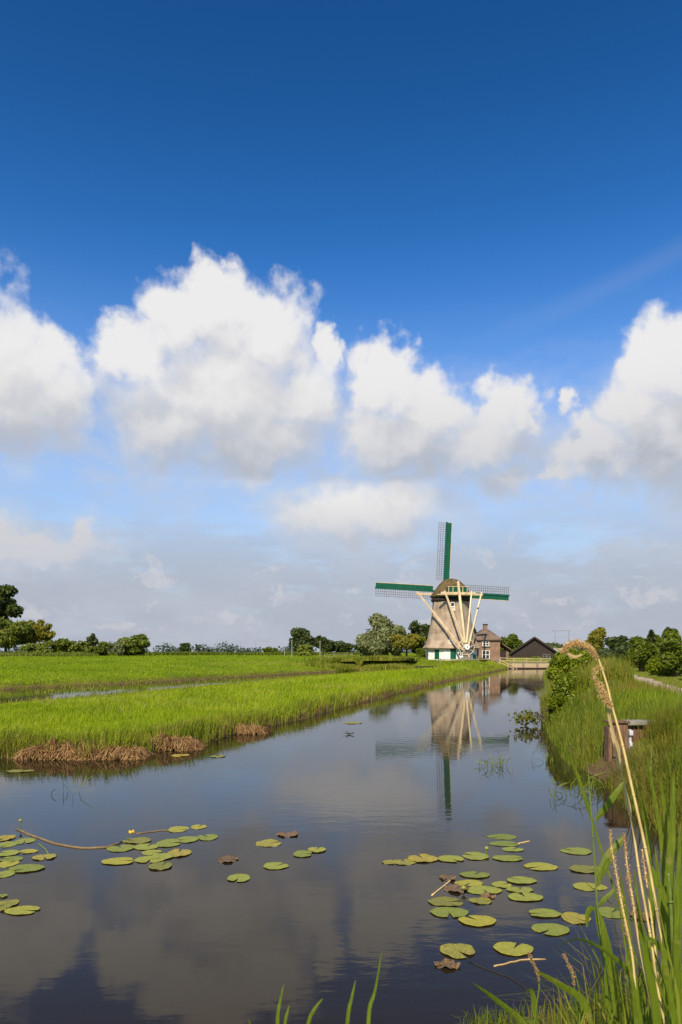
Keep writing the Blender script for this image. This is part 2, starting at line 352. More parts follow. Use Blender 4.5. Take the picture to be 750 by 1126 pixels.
# towpath
PC = np.array([(6.5,-6),(8.2,2),(9.3,9),(10.9,18),(13.2,28.2),(15.8,36),(19.5,48),(23.6,62.6),(31,88),(39,112),(48,140)], float)
def along(P, step):
    seg = np.linalg.norm(np.diff(P, axis=0), axis=1); L = np.concatenate([[0], np.cumsum(seg)]); t = np.arange(0, L[-1], step)
    return np.stack([np.interp(t, L, P[:, 0]), np.interp(t, L, P[:, 1])], 1)
Q = along(PC, .5)
for _ in range(12): Q[1:-1] = (Q[:-2]+Q[2:]+2*Q[1:-1])/4
T = np.gradient(Q, axis=0); T /= np.linalg.norm(T, axis=1)[:, None]; N = np.stack([T[:, 1], -T[:, 0]], 1)
cols = np.linspace(-1, 1, 9); V = []
for i in range(len(Q)):
    for c in cols:
        wv = .85+.12*math.sin(i*.7)+.08*math.sin(i*1.9+2); p = Q[i]+N[i]*c*wv; V.append((p[0], p[1], 0))
V = np.array(V); V[:, 2] = height(V[:, 0], V[:, 1])+.05-.04*np.tile(np.abs(cols)**3, len(Q))
nc = len(cols); ii = (np.arange(len(Q)-1)[:, None]*nc+np.arange(nc-1)[None, :]).ravel()
F = np.stack([ii, ii+1, ii+nc+1, ii+nc], 1)
M['path'] = solid('shell_path', [(.26,.19,.14),(.40,.31,.24),(.5,.40,.32)], 3, .95, .5, bscale=25, bdist=.02)
tag(fast('footpath', V, F, M['path'], smooth=True), kind='structure')
def pdist(x, y):
    d = np.full(x.shape, 1e9)
    for i in range(0, len(Q), 2): d = np.minimum(d, (x-Q[i, 0])**2+(y-Q[i, 1])**2)
    return np.sqrt(d)

# ---------------------------------------------------------------- blades of grass
def blades(name, x, y, h, w, lean, mat, wind=(.12, 0), base=None, parent=None, dirs=None):
    n = len(x); z = height(x, y) if base is None else base
    a = R.uniform(0, 2*np.pi, n); l = R.uniform(0, 1, n)*lean*h; la = R.uniform(0, 2*np.pi, n)
    if dirs is not None: la = dirs+R.normal(0, .4, n)
    lx = np.cos(la)*l+wind[0]*h; ly = np.sin(la)*l+wind[1]*h; ux = np.cos(a)*w/2; uy = np.sin(a)*w/2
    P = np.empty((n, 6, 3))
    for k, (f, t, s) in enumerate(((0, 0, 1), (.3, .6, .75), (1, 1, .10))):
        zz = z+h*t*np.where(t == 1, np.sqrt(np.clip(1-(l/h)**2, .15, 1)), 1)-(.03 if k == 0 else 0)
        P[:, 2*k, 0] = x+lx*f-ux*s; P[:, 2*k, 1] = y+ly*f-uy*s; P[:, 2*k, 2] = zz
        P[:, 2*k+1, 0] = x+lx*f+ux*s; P[:, 2*k+1, 1] = y+ly*f+uy*s; P[:, 2*k+1, 2] = zz
    i = np.arange(n)*6
    F = np.concatenate([np.stack([i, i+1, i+3, i+2], 1), np.stack([i+2, i+3, i+5, i+4], 1)])
    return fast(name, P.reshape(-1, 3), F, mat, parent)
def scatter(n, y0, y1, power=1.6, spread=.56, off=4):
    u = R.uniform(0, 1, n); k = 1-power
    y = (y0**k+u*(y1**k-y0**k))**(1/k); x = R.uniform(-1, 1, n)*(spread*y+off); return x, y
def patchy(x, y, s): return .5+.5*wob(x, y, s)
def side(x, y):
    xr = np.where(y > 131, 38+(y-131)*.4, np.interp(y, RY, RX, left=-200, right=38)); return x > xr-.6
yfar = lambda x: np.interp(x, dF[:, 0], dF[:, 1])
M_=0
MATS = [(34,98,832,.42),(84,150,834,.24),(140,206,828,.38),(218,280,815,.22)]
def mat_place(px0, px1, py):
    Y = 2400/(py-717); xa, xb = (px0-375)/800*Y, (px1-375)/800*Y; c = (xa+xb)/2
    lx = np.array(LEFT); return c, float(np.interp(c, lx[:, 0], lx[:, 1]))+.22, (xb-xa)/2
def off_mats(x, y):
    k = np.ones(len(x), bool)
    for a, b, p, h in MATS:
        cx, cy, hw = mat_place(a, b, p); q = ((x-cx)/(hw*.95))**2+((y-cy+.12)/.42)**2; k &= (q > 1) | (R.uniform(0, 1, len(x)) < .9*patchy(x, y, 2.2))
    return k
# the strip between canal and ditch, up to the mill
x, y = scatter(330000, 20, 140, 1.75)
e = smax_edge(x, y); k = (e > .15) & ~side(x, y) & (y < yfar(x)+1) & off_mats(x, y); x, y, e = x[k], y[k], e[k]
hh = R.uniform(.16, .34, len(x))*(1+.35*patchy(x, y, .8))*np.interp(y, [20,60,120], [1,1.1,.8])*np.clip(.3+sdist(x, y, DITCH)*.07, .3, 1)*(.55+.75*patchy(x*1.3, y, 2.6))
tag(blades('meadow_grass', x, y, hh, np.interp(y, [20,130], [.018,.075]), .55, M['meadow_blade']), 'bright green meadow grass on the strip between canal and ditch', 'grass', kind='stuff')
# tall margin along its bank
x, y = scatter(330000, 19.5, 130, 1.8)
e = sdist(x, y, MAIN); k = (e > -.12) & (e < 1.0) & ~side(x, y) & off_mats(x, y) & (R.uniform(0, 1, len(x)) < .25+.85*patchy(x, y, 1.1)); x, y, e = x[k], y[k], e[k]
hh = R.uniform(.25, .62, len(x))*(.6+.6*patchy(x, y, .9))*np.interp(y, [20,60,120], [1,.9,.8])
tag(blades('bank_grass', x, y, hh, np.interp(y, [20,130], [.02,.07]), .35, M['margin_blade']), 'taller reedy grass along the water edge of the green strip', 'grass', kind='stuff')
# brown dead grass hanging over the bank edge
x, y = scatter(300000, 19.5, 120, 1.8)
e = sdist(x, y, MAIN); k = (e > -.02) & (e < .6) & ~side(x, y) & (R.uniform(0, 1, len(x)) < np.clip(wob(x, y, .8)*1.2+.5, .15, 1)); x, y = x[k], y[k]
tag(blades('dead_bank_grass', x, y, R.uniform(.12, .42, len(x)), np.interp(y, [20,120], [.014,.06]), 1.1, M['dead_blade'], wind=(0, -.3)), 'brown dead grass hanging over the left bank of the canal', 'dead grass', kind='stuff')
# thatch-like mats of dead reed slumped on the near bank
def dead_mat(px0, px1, py, hgt, label, n=5000):
    c, Y, hw = mat_place(px0, px1, py); o = empty('dead_reed_mat', (c, Y, 0), label=label, cat='dead reeds', group='mats of dead reed along the near bank')
    mb = MB()
    xs = R.uniform(-1.15, 1.15, n)*hw; yy = R.uniform(-.45, .6, n)
    env = np.clip(1-(xs/hw/1.15)**2, 0, 1)**.8*np.clip(1-(yy/.62)**2, 0, 1)**.4*(.62+.38*np.sin(xs*4.1+px0)*np.cos(xs*9.7+1+yy*6))
    bz = env*hgt*R.uniform(.25, 1, n)**.7+R.normal(0, .015, n); ln = R.uniform(.18, .6, n)
    P = np.empty((n, 6, 3)); swirl = np.sin(xs*3.1+px0+yy*2)*1.5+.8*np.sin(xs*9+yy*5+px0); an = np.where(R.uniform(0, 1, n) < .3, -1.4, R.choice([0, 3.14], n))+swirl*.7+R.normal(0, .45, n)
    dx, dy = np.cos(an), np.sin(an); wv = R.uniform(.009, .018, n); arch = R.uniform(.05, .2, n); dip = R.uniform(-.2, .7, n)**1.0
    for q in range(3):
        t = q/2
        P[:, 2*q, 0] = xs+dx*ln*(t-.4)-dy*wv/2; P[:, 2*q+1, 0] = xs+dx*ln*(t-.4)+dy*wv/2
        P[:, 2*q, 1] = yy+dy*ln*(t-.4)*.7+dx*wv/2; P[:, 2*q+1, 1] = yy+dy*ln*(t-.4)*.7-dx*wv/2
        z = np.maximum(bz+(R.uniform(0, 1, n) < .06)*.08*t+arch*math.sin(t*3.14)-t*t*ln*dip*.6, .0); P[:, 2*q, 2] = z; P[:, 2*q+1, 2] = z+.006
    i = np.arange(n)*6; F = np.concatenate([np.stack([i, i+1, i+3, i+2], 1), np.stack([i+2, i+3, i+5, i+4], 1)])
    fast('straw', P.reshape(-1, 3), F, M['dead_blade'], o)
    # peaty core the straw lies on
    core = MB(); core.lathe([(1.0, -.1), (.9, .08*hgt), (.7, .3*hgt), (.4, .45*hgt), (.15, .5*hgt)], 20, (0, .1, 0), hw*.85, .36)
    core.build('peat_core', M['peat'], o, smooth=True)
M['peat'] = solid('peat', [(.03,.018,.010),(.09,.05,.025)], 8, .95, .8, bscale=20, bdist=.05)
dead_mat(34, 98, 832, .42, 'big tangled mat of dead brown reed slumping into the water, leftmost on the near bank', 7000)
dead_mat(84, 150, 834, .24, 'flat spread mat of pale dead reed between two taller heaps on the near bank', 6000)
dead_mat(140, 206, 828, .38, 'tall heap of brown dead reed on the bank, right of the flat mat', 6500)
dead_mat(218, 280, 815, .22, 'low clump of brown dead reed where the bank bends away', 4000)
# field beyond the ditch
x, y = scatter(210000, 44, 330, 1.5)
e = smax_edge(x, y); k = (e > .1) & ~side(x, y) & (y > yfar(x)-1); x, y, e = x[k], y[k], e[k]
tag(blades('field_grass', x, y, R.uniform(.1, .3, len(x))*(.5+.8*patchy(x, y, .7)), np.interp(y, [45,330], [.04,.2]), .6, M['far_blade']), 'smooth bright green grass of the field beyond the ditch', 'grass', kind='stuff')
x, y = scatter(120000, 38, 125, 1.6)
e = sdist(x, y, DITCH); k = (e > -.02) & (e < .4) & (R.uniform(0, 1, len(x)) < np.clip(wob(x, y, .5)+.45, .1, 1)); x, y = x[k], y[k]
tag(blades('ditch_edge_grass', x, y, R.uniform(.08, .28, len(x)), .05, .9, M['dead_blade'], wind=(0, -.2)), 'brown dead grass along both edges of the narrow ditch', 'dead grass', kind='stuff')
x, y = scatter(120000, 40, 125, 1.6)
e = sdist(x, y, DITCH); k = (e > -.5) & (e < .9) & (R.uniform(0, 1, len(x)) < patchy(x, y, .6)); x, y = x[k], y[k]
tag(blades('ditch_reed_grass', x, y, R.uniform(.12, .36, len(x)), .045, .3, M['margin_blade'], base=np.maximum(height(x, y), -.05)), 'green reedy grass standing in patches along the ditch', 'grass', kind='stuff')
x, y = scatter(90000, 38, 115, 1.6)
e = sdist(x, y, DITCH); k = (e < -.2) & (R.uniform(0, 1, len(x)) < np.clip(wob(x, y, .28)*1.3-.05, .0, .8)); x, y = x[k], y[k]
tag(blades('ditch_water_weed', x, y, R.uniform(.06, .26, len(x)), .06, 1.1, M['margin_blade'], wind=(0, 0), base=np.zeros(len(x))), 'green weed growing up through the ditch water', 'water weed', kind='stuff')
# strip of rough reeds in front of the far tree line
x = R.uniform(-150, 12, 60000); y = R.uniform(186, 200, 60000)
tag(blades('distant_reed_belt', x, y, R.uniform(.3, 1.1, len(x))*(.6+.6*patchy(x, y, .25)), .30, .4, M['l_bush']), 'belt of rough green reeds at the far edge of the field', 'reeds', kind='stuff')
x = R.uniform(-105, -58, 16000); y = R.uniform(166, 176, 16000)
tag(blades('field_edge_reeds', x, y, R.uniform(.4, 2.0, len(x))*(.15+1.0*patchy(x, y, .22)*patchy(x, y, .6)+.1), .14, .3, M['l_willow']), 'tall light green reeds below the trees at the far left field edge', 'reeds', kind='stuff')
# rough plants left of the mill, where the ditch ends
x, y = scatter(60000, 20.5, 60, 1.8)
e = smax_edge(x, y); k = (e > .3) & ~side(x, y) & (y < yfar(x)-3) & off_mats(x, y) & (R.uniform(0, 1, len(x)) < np.clip(wob(x, y, .35)*.8, .03, 1)); x, y = x[k], y[k]
tag(blades('seeding_grass', x, y, R.uniform(.3, .5, len(x)), np.interp(y, [20,60], [.010,.028]), .5, M['straw_blade']), 'pale seeding stalks in drifts over the green strip', 'grass', kind='stuff')
x = R.normal(0, 1, 26000); y = R.uniform(112, 122, 26000); x = 1+x*2.2+R.choice([-1.5, 2, 6.0], 26000)
k = (smax_edge(x, y) > -.2); x, y = x[k], y[k]
tag(blades('rough_reed_patch', x, y, R.uniform(.3, 1.0, len(x))*(.5+.7*patchy(x, y, .5)), .10, .4, M['margin_blade']), 'patch of rough dark reeds at the head of the ditch left of the mill', 'reeds', kind='stuff')
# right bank
x, y = scatter(420000, 6.0, 135, 1.55, .56, 3)
e = sdist(x, y, MAIN); pd = pdist(x, y); k = (e > 1.6) & side(x, y) & (pd > .8) & (pd < 6.5) & (x < 1.0*y+3)
k &= ~((y > 17.6) & (y < 18.9) & (x > 6.2)); a_, b_ = x[k], y[k]; ed = e[k]; dd = pd[k]
lf = a_ < np.interp(b_, Q[:, 1], Q[:, 0])
hh = np.where(lf, R.uniform(.2, .5, len(a_))*(1+.4*patchy(a_, b_, .7)), R.uniform(.05, .12, len(a_)))*np.clip(.35+dd*.5, .4, 1)
tag(blades('verge_grass', a_[lf], b_[lf], hh[lf], np.interp(b_[lf], [8,130], [.012,.07]), .5, M['right_blade']), 'lush green verge grass between the path and the right bank', 'grass', kind='stuff')
tag(blades('mown_grass', a_[~lf], b_[~lf], hh[~lf], np.interp(b_[~lf], [8,130], [.014,.08]), .8, M['mown_blade']), 'short mown yellow green grass between the path and the hedge', 'grass', kind='stuff')
# reeds and rank grass on the right water edge
def bankband(n, y0, y1, lo, hi, p=1.5):
    x, y = scatter(n, y0, y1, p, .6, 3); e = sdist(x, y, MAIN); k = (e > lo) & (e < hi) & side(x, y); return x[k], y[k], e[k]
x, y, e = bankband(380000, 7.5, 110, -.4, 1.5)
k = (R.uniform(0, 1, len(x)) < np.clip(.2+patchy(x, y, .7), 0, 1)) & ~((x < 7.7) & (y < 18.4) & (y > 15.5)) & ~((y < 16) & (R.uniform(0, 1, len(x)) < .7)); x, y, e = x[k], y[k], e[k]
hh = R.uniform(.3, 1.0, len(x))*np.interp(y, [8,14,18,26,40,110], [.5,.55,.6,.85,.95,.8])*(.55+.6*patchy(x, y, .8))
tag(blades('right_bank_reeds', x, y, hh, np.interp(y, [8,20,110], [.008,.014,.07]), .35, M['reed_leaf'], wind=(-.06, 0), base=np.maximum(height(x, y), -.1)), 'green reeds crowding the water edge of the right bank', 'reeds', kind='stuff')
x, y, e = bankband(380000, 7.5, 60, -.25, 2.6, 1.7)
k = (R.uniform(0, 1, len(x)) < np.clip(1.0-patchy(x+3, y, .8), .05, 1)) & ~((x < 7.3) & (y < 18.4) & (y > 16.8)); x, y = x[k], y[k]
tag(blades('rank_bank_grass', x, y, R.uniform(.15, .65, len(x))*np.interp(y, [14,25], [1,.75]), np.interp(y, [8,60], [.007,.03]), .9, M['rank_grass'], wind=(-.1, -.1)), 'rank yellow and russet grass leaning over the right bank', 'grass', kind='stuff')
x = R.uniform(.9, 5, 9000); y = R.uniform(4.6, 8, 9000); e = sdist(x, y, MAIN); k = (e > -.05) & (e < 1.7) & (R.uniform(0, 1, 9000) < patchy(x*2+1, y*2, 1.3)*.35); x, y = x[k], y[k]
tag(blades('shore_litter', x, y, R.uniform(.05, .22, len(x)), R.uniform(.003, .007, len(x)), 2.2, M['rank_grass'], wind=(0, 0)), 'dry brown litter lying on the muddy shore', 'dead grass', kind='stuff')
x, y, e = bankband(26000, 13, 60, -.3, 2.2, 1.6); k = (R.uniform(0, 1, len(x)) < .75*patchy(x, y, 1.2)) & ~((x < 7.7) & (y < 18.4) & (y > 15.0)); x, y = x[k], y[k]
tag(blades('broad_bank_reeds', x, y, R.uniform(.4, 1.15, len(x)), np.interp(y, [13,60], [.022,.06]), .55, M['near_leaf'], wind=(-.1, -.05), base=np.maximum(height(x, y), -.1)), 'broad leaved reeds leaning out of the right bank', 'reeds', kind='stuff')
# shore close to the viewer
x = R.uniform(.9, 6.5, 60000); y = R.uniform(4.6, 11, 60000); e = sdist(x, y, MAIN)
k = (e > .02) & (e < 1.7) & (R.uniform(0, 1, len(x)) < np.clip(wob(x*3, y*3, 1.3)*.5+.1, .02, 1)); x, y = x[k], y[k]
tag(blades('shore_weeds', x, y, R.uniform(.05, .2, len(x)), R.uniform(.004, .012, len(x)), 1.0, M['weed_leaf'], wind=(0, 0)), 'low yellow green weeds on the dark muddy shore at bottom right', 'weeds', kind='stuff')
# ---------------------------------------------------------------- windmill
mill = empty('windmill', (19.06, 126, 1.72), label='thatched smock windmill with green and white sails and a fan of cream tail poles', cat='windmill')
YAW = math.radians(8)
def yw(p): return (p[0]*math.cos(YAW)-p[1]*math.sin(YAW), p[0]*math.sin(YAW)+p[1]*math.cos(YAW), p[2])
O8 = math.pi/8
def octa(mb, prof, **k): return mb.lathe(prof, 8, ph=O8, **k)
b_ = MB(); octa(b_, [(4.5, -.4), (4.5, 2.15)]); b_.build('base_wall', M['white'], mill)
b_ = MB(); prof = [(5.05, 1.86), (5.12, 1.98), (4.72, 2.55), (4.35, 3.3), (4.05, 4.4), (3.8, 5.6), (3.58, 7.0), (3.4, 8.4), (3.28, 10.05)]
b_.lathe(prof, 40, ph=O8)
# keep an octagonal feel: pull the round profile towards flats
vv = []
for v in b_.v:
    a = math.atan2(v[1], v[0]); k = math.cos(math.pi/8)/math.cos(((a-O8) % (math.pi/4))-math.pi/8); vv.append((v[0]*(.35+.65*k), v[1]*(.35+.65*k), v[2]))
b_.v = vv; b_.build('thatched_body', M['thatch'], mill)
rr = 4.5*math.cos(O8)
def front(x, z, w, h, mat, name, t=.08, par=mill, r=rr):
    q = MB(); q.box((x, -r-t/2, z), (w, t, h)); return q.build(name, mat, par)
# the flat base wall facing the canal and its neighbours left and right
def face_pt(face, x):
    a = face*math.pi/4; return (x*math.cos(a)+rr*math.sin(a), x*math.sin(a)-rr*math.cos(a), a)
for face, x, w, h, z, mt in ((-1, .2, .95, 1.5, .9, 'green_paint'), (0, -.28, .95, 1.75, .98, 'green_paint')):
    px, py, a = face_pt(face, x); q = MB(); nx, ny = math.sin(a), -math.cos(a)
    q.box((px+nx*.05, py+ny*.05, z), (w, .12, h), rz=a); d = q.build('door', M[mt], mill)
    q = MB(); q.box((px+nx*.03, py+ny*.03, z+h/2+.05), (w+.24, .1, .1), rz=a)
    for s in (-1, 1): q.box((px+nx*.03+s*math.cos(a)*(w/2+.06), py+ny*.03+s*math.sin(a)*(w/2+.06), z), (.1, .1, h), rz=a)
    q.build('door_frame', M['white_paint'], d)
for face, x, w, h, z in ((0, .95, .7, .8, 1.15), (1, .1, .8, .8, 1.05)):
    px, py, a = face_pt(face, x); nx, ny = math.sin(a), -math.cos(a)
    q = MB(); q.box((px+nx*.03, py+ny*.03, z), (w, .08, h), rz=a); d = q.build('window', M['glass'], mill)
    q = MB()
    for s in (-1, 0, 1): q.box((px+nx*.06+s*math.cos(a)*w/2, py+ny*.06+s*math.sin(a)*w/2, z), (.07, .08, h+.08), rz=a)
    for s in (-1, 0, 1): q.box((px+nx*.06, py+ny*.06, z+s*h/2), (w, .07, .06), rz=a)
    q.build('window_frame', M['white_paint'], d)
px, py, a = face_pt(1, 1.0); q = MB(); q.box((px+.05, py-.05, .45), (.8, .12, .8), rz=a); q.build('hatch', M['green_paint'], mill)
# little windows in the thatch
for z, r, x in ((9.3, 3.12, -.25), (2.95, 4.28, -.75), (8.6, 3.2, -.15)):
    q = MB(); q.box((x, -r*.97, z), (.5, .5, .6)); w = q.build('thatch_window', M['glass'] if z > 9 else M['cream'], mill)
    q = MB(); q.box((x, -r*.97-.27, z+.34), (.66, .12, .1)); q.box((x-.29, -r*.97-.26, z), (.08, .08, .6)); q.box((x+.29, -r*.97-.26, z), (.08, .08, .6)); q.box((x, -r*.97-.27, z-.32), (.66, .1, .08)); q.build('window_frame', M['white_paint'], w)
# curb and cap
q = MB(); q.lathe([(3.3, 9.95), (3.45, 10.1), (3.45, 10.45), (3.2, 10.5)], 40); q.build('curb_ring', M['dark_wood'], mill, True)
q = MB(); q.lathe([(3.15, 10.5), (3.35, 10.62), (3.35, 10.8), (3.1, 10.85)], 40); q.build('cap_ring', M['green_paint'], mill, True)
cap = MB(); pr = [(3.55, 10.68), (3.85, 10.82), (3.7, 11.1), (3.2, 11.75), (2.65, 12.45), (2.15, 13.05), (1.65, 13.5), (1.0, 13.82), (.3, 13.98)]
cap.lathe(pr, 36, sx=.93, sy=1.12); cap.v = [yw(v) for v in cap.v]; co_ = cap.build('cap', M['old_thatch'], mill, True)
q = MB()
q.box((0, -3.55, 11.75), (3.5, .7, .95)); q.v = [yw(v) for v in q.v]; g_ = q.build('tail_boarding', M['green_paint'], co_)
q = MB()
for x in (-1.6, -.85, 0, .85, 1.6): q.box((x, -3.96, 11.75), (.10, .10, 1.0))
q.box((0, -3.95, 12.27), (3.6, .10, .08)); q.v = [yw(v) for v in q.v]; q.build('boarding_posts', M['cream'], co_)
def yb(mb, a, b, w, h): return mb.beam(yw(a), yw(b), w, h)
q = MB(); yb(q, (-5.95, .8, 11.35), (5.95, .8, 11.35), .32, .36); q.build('long_sprit', M['cream'], mill)
q = MB(); yb(q, (-3.0, -4.15, 11.15), (3.0, -4.15, 11.15), .28, .34); yb(q, (-3.6, -4.0, 10.9), (3.6, -4.0, 10.9), .5, .12); q.build('short_sprit', M['cream'], mill)
FOOT = (0, -8.3, 1.3)
def pole(name, a, b, w):
    q = MB(); yb(q, a, b, w, w); return q.build(name, M['cream'], mill)
pole('tail_pole', (0, -4.0, 13.1), (0, -8.25, 1.2), .34)
for s in (-1, 1):
    pole('long_brace', (s*5.8, .8, 11.7), (s*.3, -8.2, 1.5), .24)
    pole('short_brace', (s*2.35, -4.15, 11.5), (s*.22, -8.0, 2.7), .22)
# capstan wheel at the foot of the tail pole
wc = Vector(yw((0, -8.65, 2.1))); whl = MB(); n = 28
def ring(mb, c, R_, r_, n=28, yaw=YAW):
    pts = [Vector(c)+Vector((math.cos(yaw)*math.cos(t)*R_, math.sin(yaw)*math.cos(t)*R_, math.sin(t)*R_)) for t in [2*math.pi*i/n for i in range(n+1)]]
    mb.tube(pts, r_, 6, cap=False)
ring(whl, wc, 1.3, .06)
for i in range(8):
    t = i*math.pi/4+.2; whl.beam(wc, wc+Vector((math.cos(YAW)*math.cos(t)*1.55, math.sin(YAW)*math.cos(t)*1.55, math.sin(t)*1.55)), .07, .07)
wo = whl.build('winding_wheel', M['cream'], mill)
q = MB(); q.tube([wc+Vector((.06, -.45, 0)), wc+Vector((-.03, .25, 0))], .42, 20); q.build('wheel_hub', M['white_paint'], wo)
q = MB(); q.tube([wc+Vector((.07, -.5, 0)), wc+Vector((.05, -.42, 0))], .1, 12); q.build('axle_end', M['dark_wood'], wo)
q = MB(); q.box(yw((0, -8.3, .9)), (.7, .5, 1.0), rz=YAW); q.box(yw((0, -8.3, .2)), (1.4, .6, .4), rz=YAW); q.build('tail_foot', M['grey_wood'], mill)
# sails
HUB = Vector((0, 4.75, 12.15)); ROT = math.radians(-2.6)
q = MB(); q.tube([yw((0, 5.4, 12.15)), yw((0, 3.2, 12.3))], .5, 12); q.build('windshaft', M['dark_wood'], mill)
for k in range(4):
    A = ROT+k*math.pi/2; ca, sa = math.cos(A), math.sin(A)
    def T(p): return yw((HUB.x+p[0]*ca-p[2]*sa, HUB.y+p[1], HUB.z+p[0]*sa+p[2]*ca))
    def bx(mb, x0, x1, z0, z1, y0=0, t=.08):
        n0 = len(mb.v); mb.box(((x0+x1)/2, y0, (z0+z1)/2), (x1-x0, t, z1-z0)); mb.v[n0:] = [T(v) for v in mb.v[n0:]]
    off = .22 if k % 2 else -.22
    q = MB(); bx(q, -.16, .16, -.3, 12.45, off, .3); s_ = q.build('sail', M['green_paint'], mill)
    q = MB(); bx(q, .16, .92, 1.9, 12.35, off, .06); q.build('leading_board', M['green_paint'], s_)
    q = MB(); bx(q, .92, 1.0, 1.9, 12.35, off, .10); q.build('board_edge', M['cream'], s_)
    q = MB()
    for j in range(27): z = 2.0+j*.395; bx(q, -1.45, -.16, z-.026, z+.026, off+.02, .05)
    for x in (-1.45, -1.02, -.6): bx(q, x-.028, x+.028, 1.95, 12.33, off-.03, .05)
    q.build('lattice', M['lattice'], s_)

# ---------------------------------------------------------------- brick house beside the mill
hx, hy, hz = 27.0, 134.0, 1.55
house = empty('brick_house', (hx, hy, hz), label='small brick miller\'s house with a thatched hipped roof and chimney', cat='house')
q = MB(); q.box((0, 2.6, 1.9), (4.6, 5.2, 4.2)); q.build('wall', M['brick'], house)
rf = MB()
e = .38; z0 = 3.85
rf.add([(-2.3-e, -e, z0), (2.3+e, -e, z0), (2.3+e, 5.2+e, z0), (-2.3-e, 5.2+e, z0), (-.55, 1.8, z0+1.85), (.55, 1.8, z0+1.85), (.55, 3.4, z0+1.85), (-.55, 3.4, z0+1.85),
        (-2.3-e, -e, z0-.3), (2.3+e, -e, z0-.3), (2.3+e, 5.2+e, z0-.3), (-2.3-e, 5.2+e, z0-.3)],
       [(0,1,5,4), (1,2,6,5), (2,3,7,6), (3,0,4,7), (4,5,6,7), (8,9,1,0), (9,10,2,1), (10,11,3,2), (11,8,0,3), (11,10,9,8)])
ro = rf.build('roof', M['dark_thatch'], house, bevel=.12)
q = MB(); q.box((.1, 2.6, z0+2.05), (.75, .6, 1.3)); q.build('chimney', M['brick'], ro); q = MB(); q.box((.1, 2.6, z0+2.78), (.9, .75, .16)); q.build('chimney_cap', M['dark_wood'], ro)
def win(x, z, w, h, par, name='window'):
    q = MB(); q.box((x, -.03, z), (w, .1, h)); wo_ = q.build(name, M['glass'], par); q = MB()
    for s in (-1, 0, 1): q.box((x+s*w/2, -.08, z), (.11, .1, h+.1))
    for s in (-1, 0, 1): q.box((x, -.085, z+s*h/2), (w+.1, .1, .09))
    q.build('window_frame', M['white_paint'], wo_); q = MB(); q.box((x, -.12, z-h/2-.1), (w+.25, .2, .08)); q.build('sill', M['concrete'], wo_)
win(-.35, 3.0, 1.15, .85, house); win(-.35, .95, 1.3, 1.5, house)
# side wing: a low roof running out to the right over a dark doorway
q = MB(); q.box((3.25, 3.4, .75), (1.9, 3.4, 1.9)); wg = q.build('side_wing', M['brick'], house)
q = MB(); q.add([(2.32, .9, 3.5), (4.95, .9, 1.75), (4.95, 5.6, 1.75), (2.32, 5.6, 3.5), (2.32, .9, 3.3), (4.95, .9, 1.55), (4.95, 5.6, 1.55), (2.32, 5.6, 3.3)],
      [(0,1,2,3), (7,6,5,4), (0,4,5,1), (1,5,6,2), (2,6,7,3), (3,7,4,0)]); q.build('wing_roof', M['dark_thatch'], house)
q = MB(); q.box((3.3, 1.66, .75), (.95, .08, 1.9)); q.build('wing_door', M['dark_wood'], house)

# ---------------------------------------------------------------- dark boarded barn
bx_, by_, bz_ = 39.9, 150.0, 1.0
barn = empty('barn', (bx_, by_, bz_), rz=-math.atan2(bx_, by_), label='low black timber barn with a wide dark gable right of the house', cat='barn')
w2, hE, hA, D = 4.7, 1.7, 4.9, 12
q = MB(); q.add([(-w2, 0, -.3), (w2, 0, -.3), (w2, 0, hE), (0, 0, hA), (-w2, 0, hE), (-w2, D, -.3), (w2, D, -.3), (w2, D, hE), (0, D, hA), (-w2, D, hE)],
      [(0,1,2,3,4), (9,8,7,6,5), (1,6,7,2), (0,4,9,5)]); q.build('wall', M['barn'], barn)
for s in (-1, 1):
    q = MB(); a_ = Vector((0, -.45, hA+.12)); c_ = Vector((s*(w2+.75), -.45, hE-.42)); nrm = Vector((s*.55, 0, .83))*.16
    vs_ = [a_, c_, c_+Vector((0, D+.9, 0)), a_+Vector((0, D+.9, 0))]; vs_ += [v+nrm for v in vs_]
    q.add(vs_, [(0,3,2,1), (4,5,6,7), (0,1,5,4), (1,2,6,5), (2,3,7,6), (3,0,4,7)]); q.build('roof', M['tiles'], barn)
    q = MB(); q.beam(a_+Vector((0, -.06, .02)), c_+Vector((0, -.06, .02)), .08, .34); q.build('barge_board', M['dark_wood'], barn)
q = MB(); q.box((-1.7, -.05, .62), (4.6, .12, 1.75)); q.build('opening', M['black'] if 'black' in M else M['dark_wood'], barn)  # solid dark panel, stands in for the shade inside the doorway
for x in (2.0, 2.75): 
    q = MB(); q.box((x, -.04, .95), (.6, .1, 1.15)); w = q.build('window', M['glass'], barn); q = MB()
    for s in (-1, 1): q.box((x+s*.3, -.09, .95), (.07, .1, 1.2)); q.box((x, -.09, .95+s*.58), (.6, .1, .07))
    q.box((x, -.09, 1.05), (.6, .1, .05)); q.build('window_frame', M['grey_wood'], w)
# pale lean-to roof peeping out right of the barn
shed = empty('shed', (48.0, 156, 1.0), label='low shed with a pale sheet roof just right of the black barn', cat='shed')
q = MB(); q.box((0, 2, 1.0), (5, 4, 2.4)); q.build('wall', M['dark_wood'], shed)
q = MB(); q.box((0, 1.9, 2.45), (5.8, 5, .14), rx=.12); q.build('roof', M['metal'], shed)

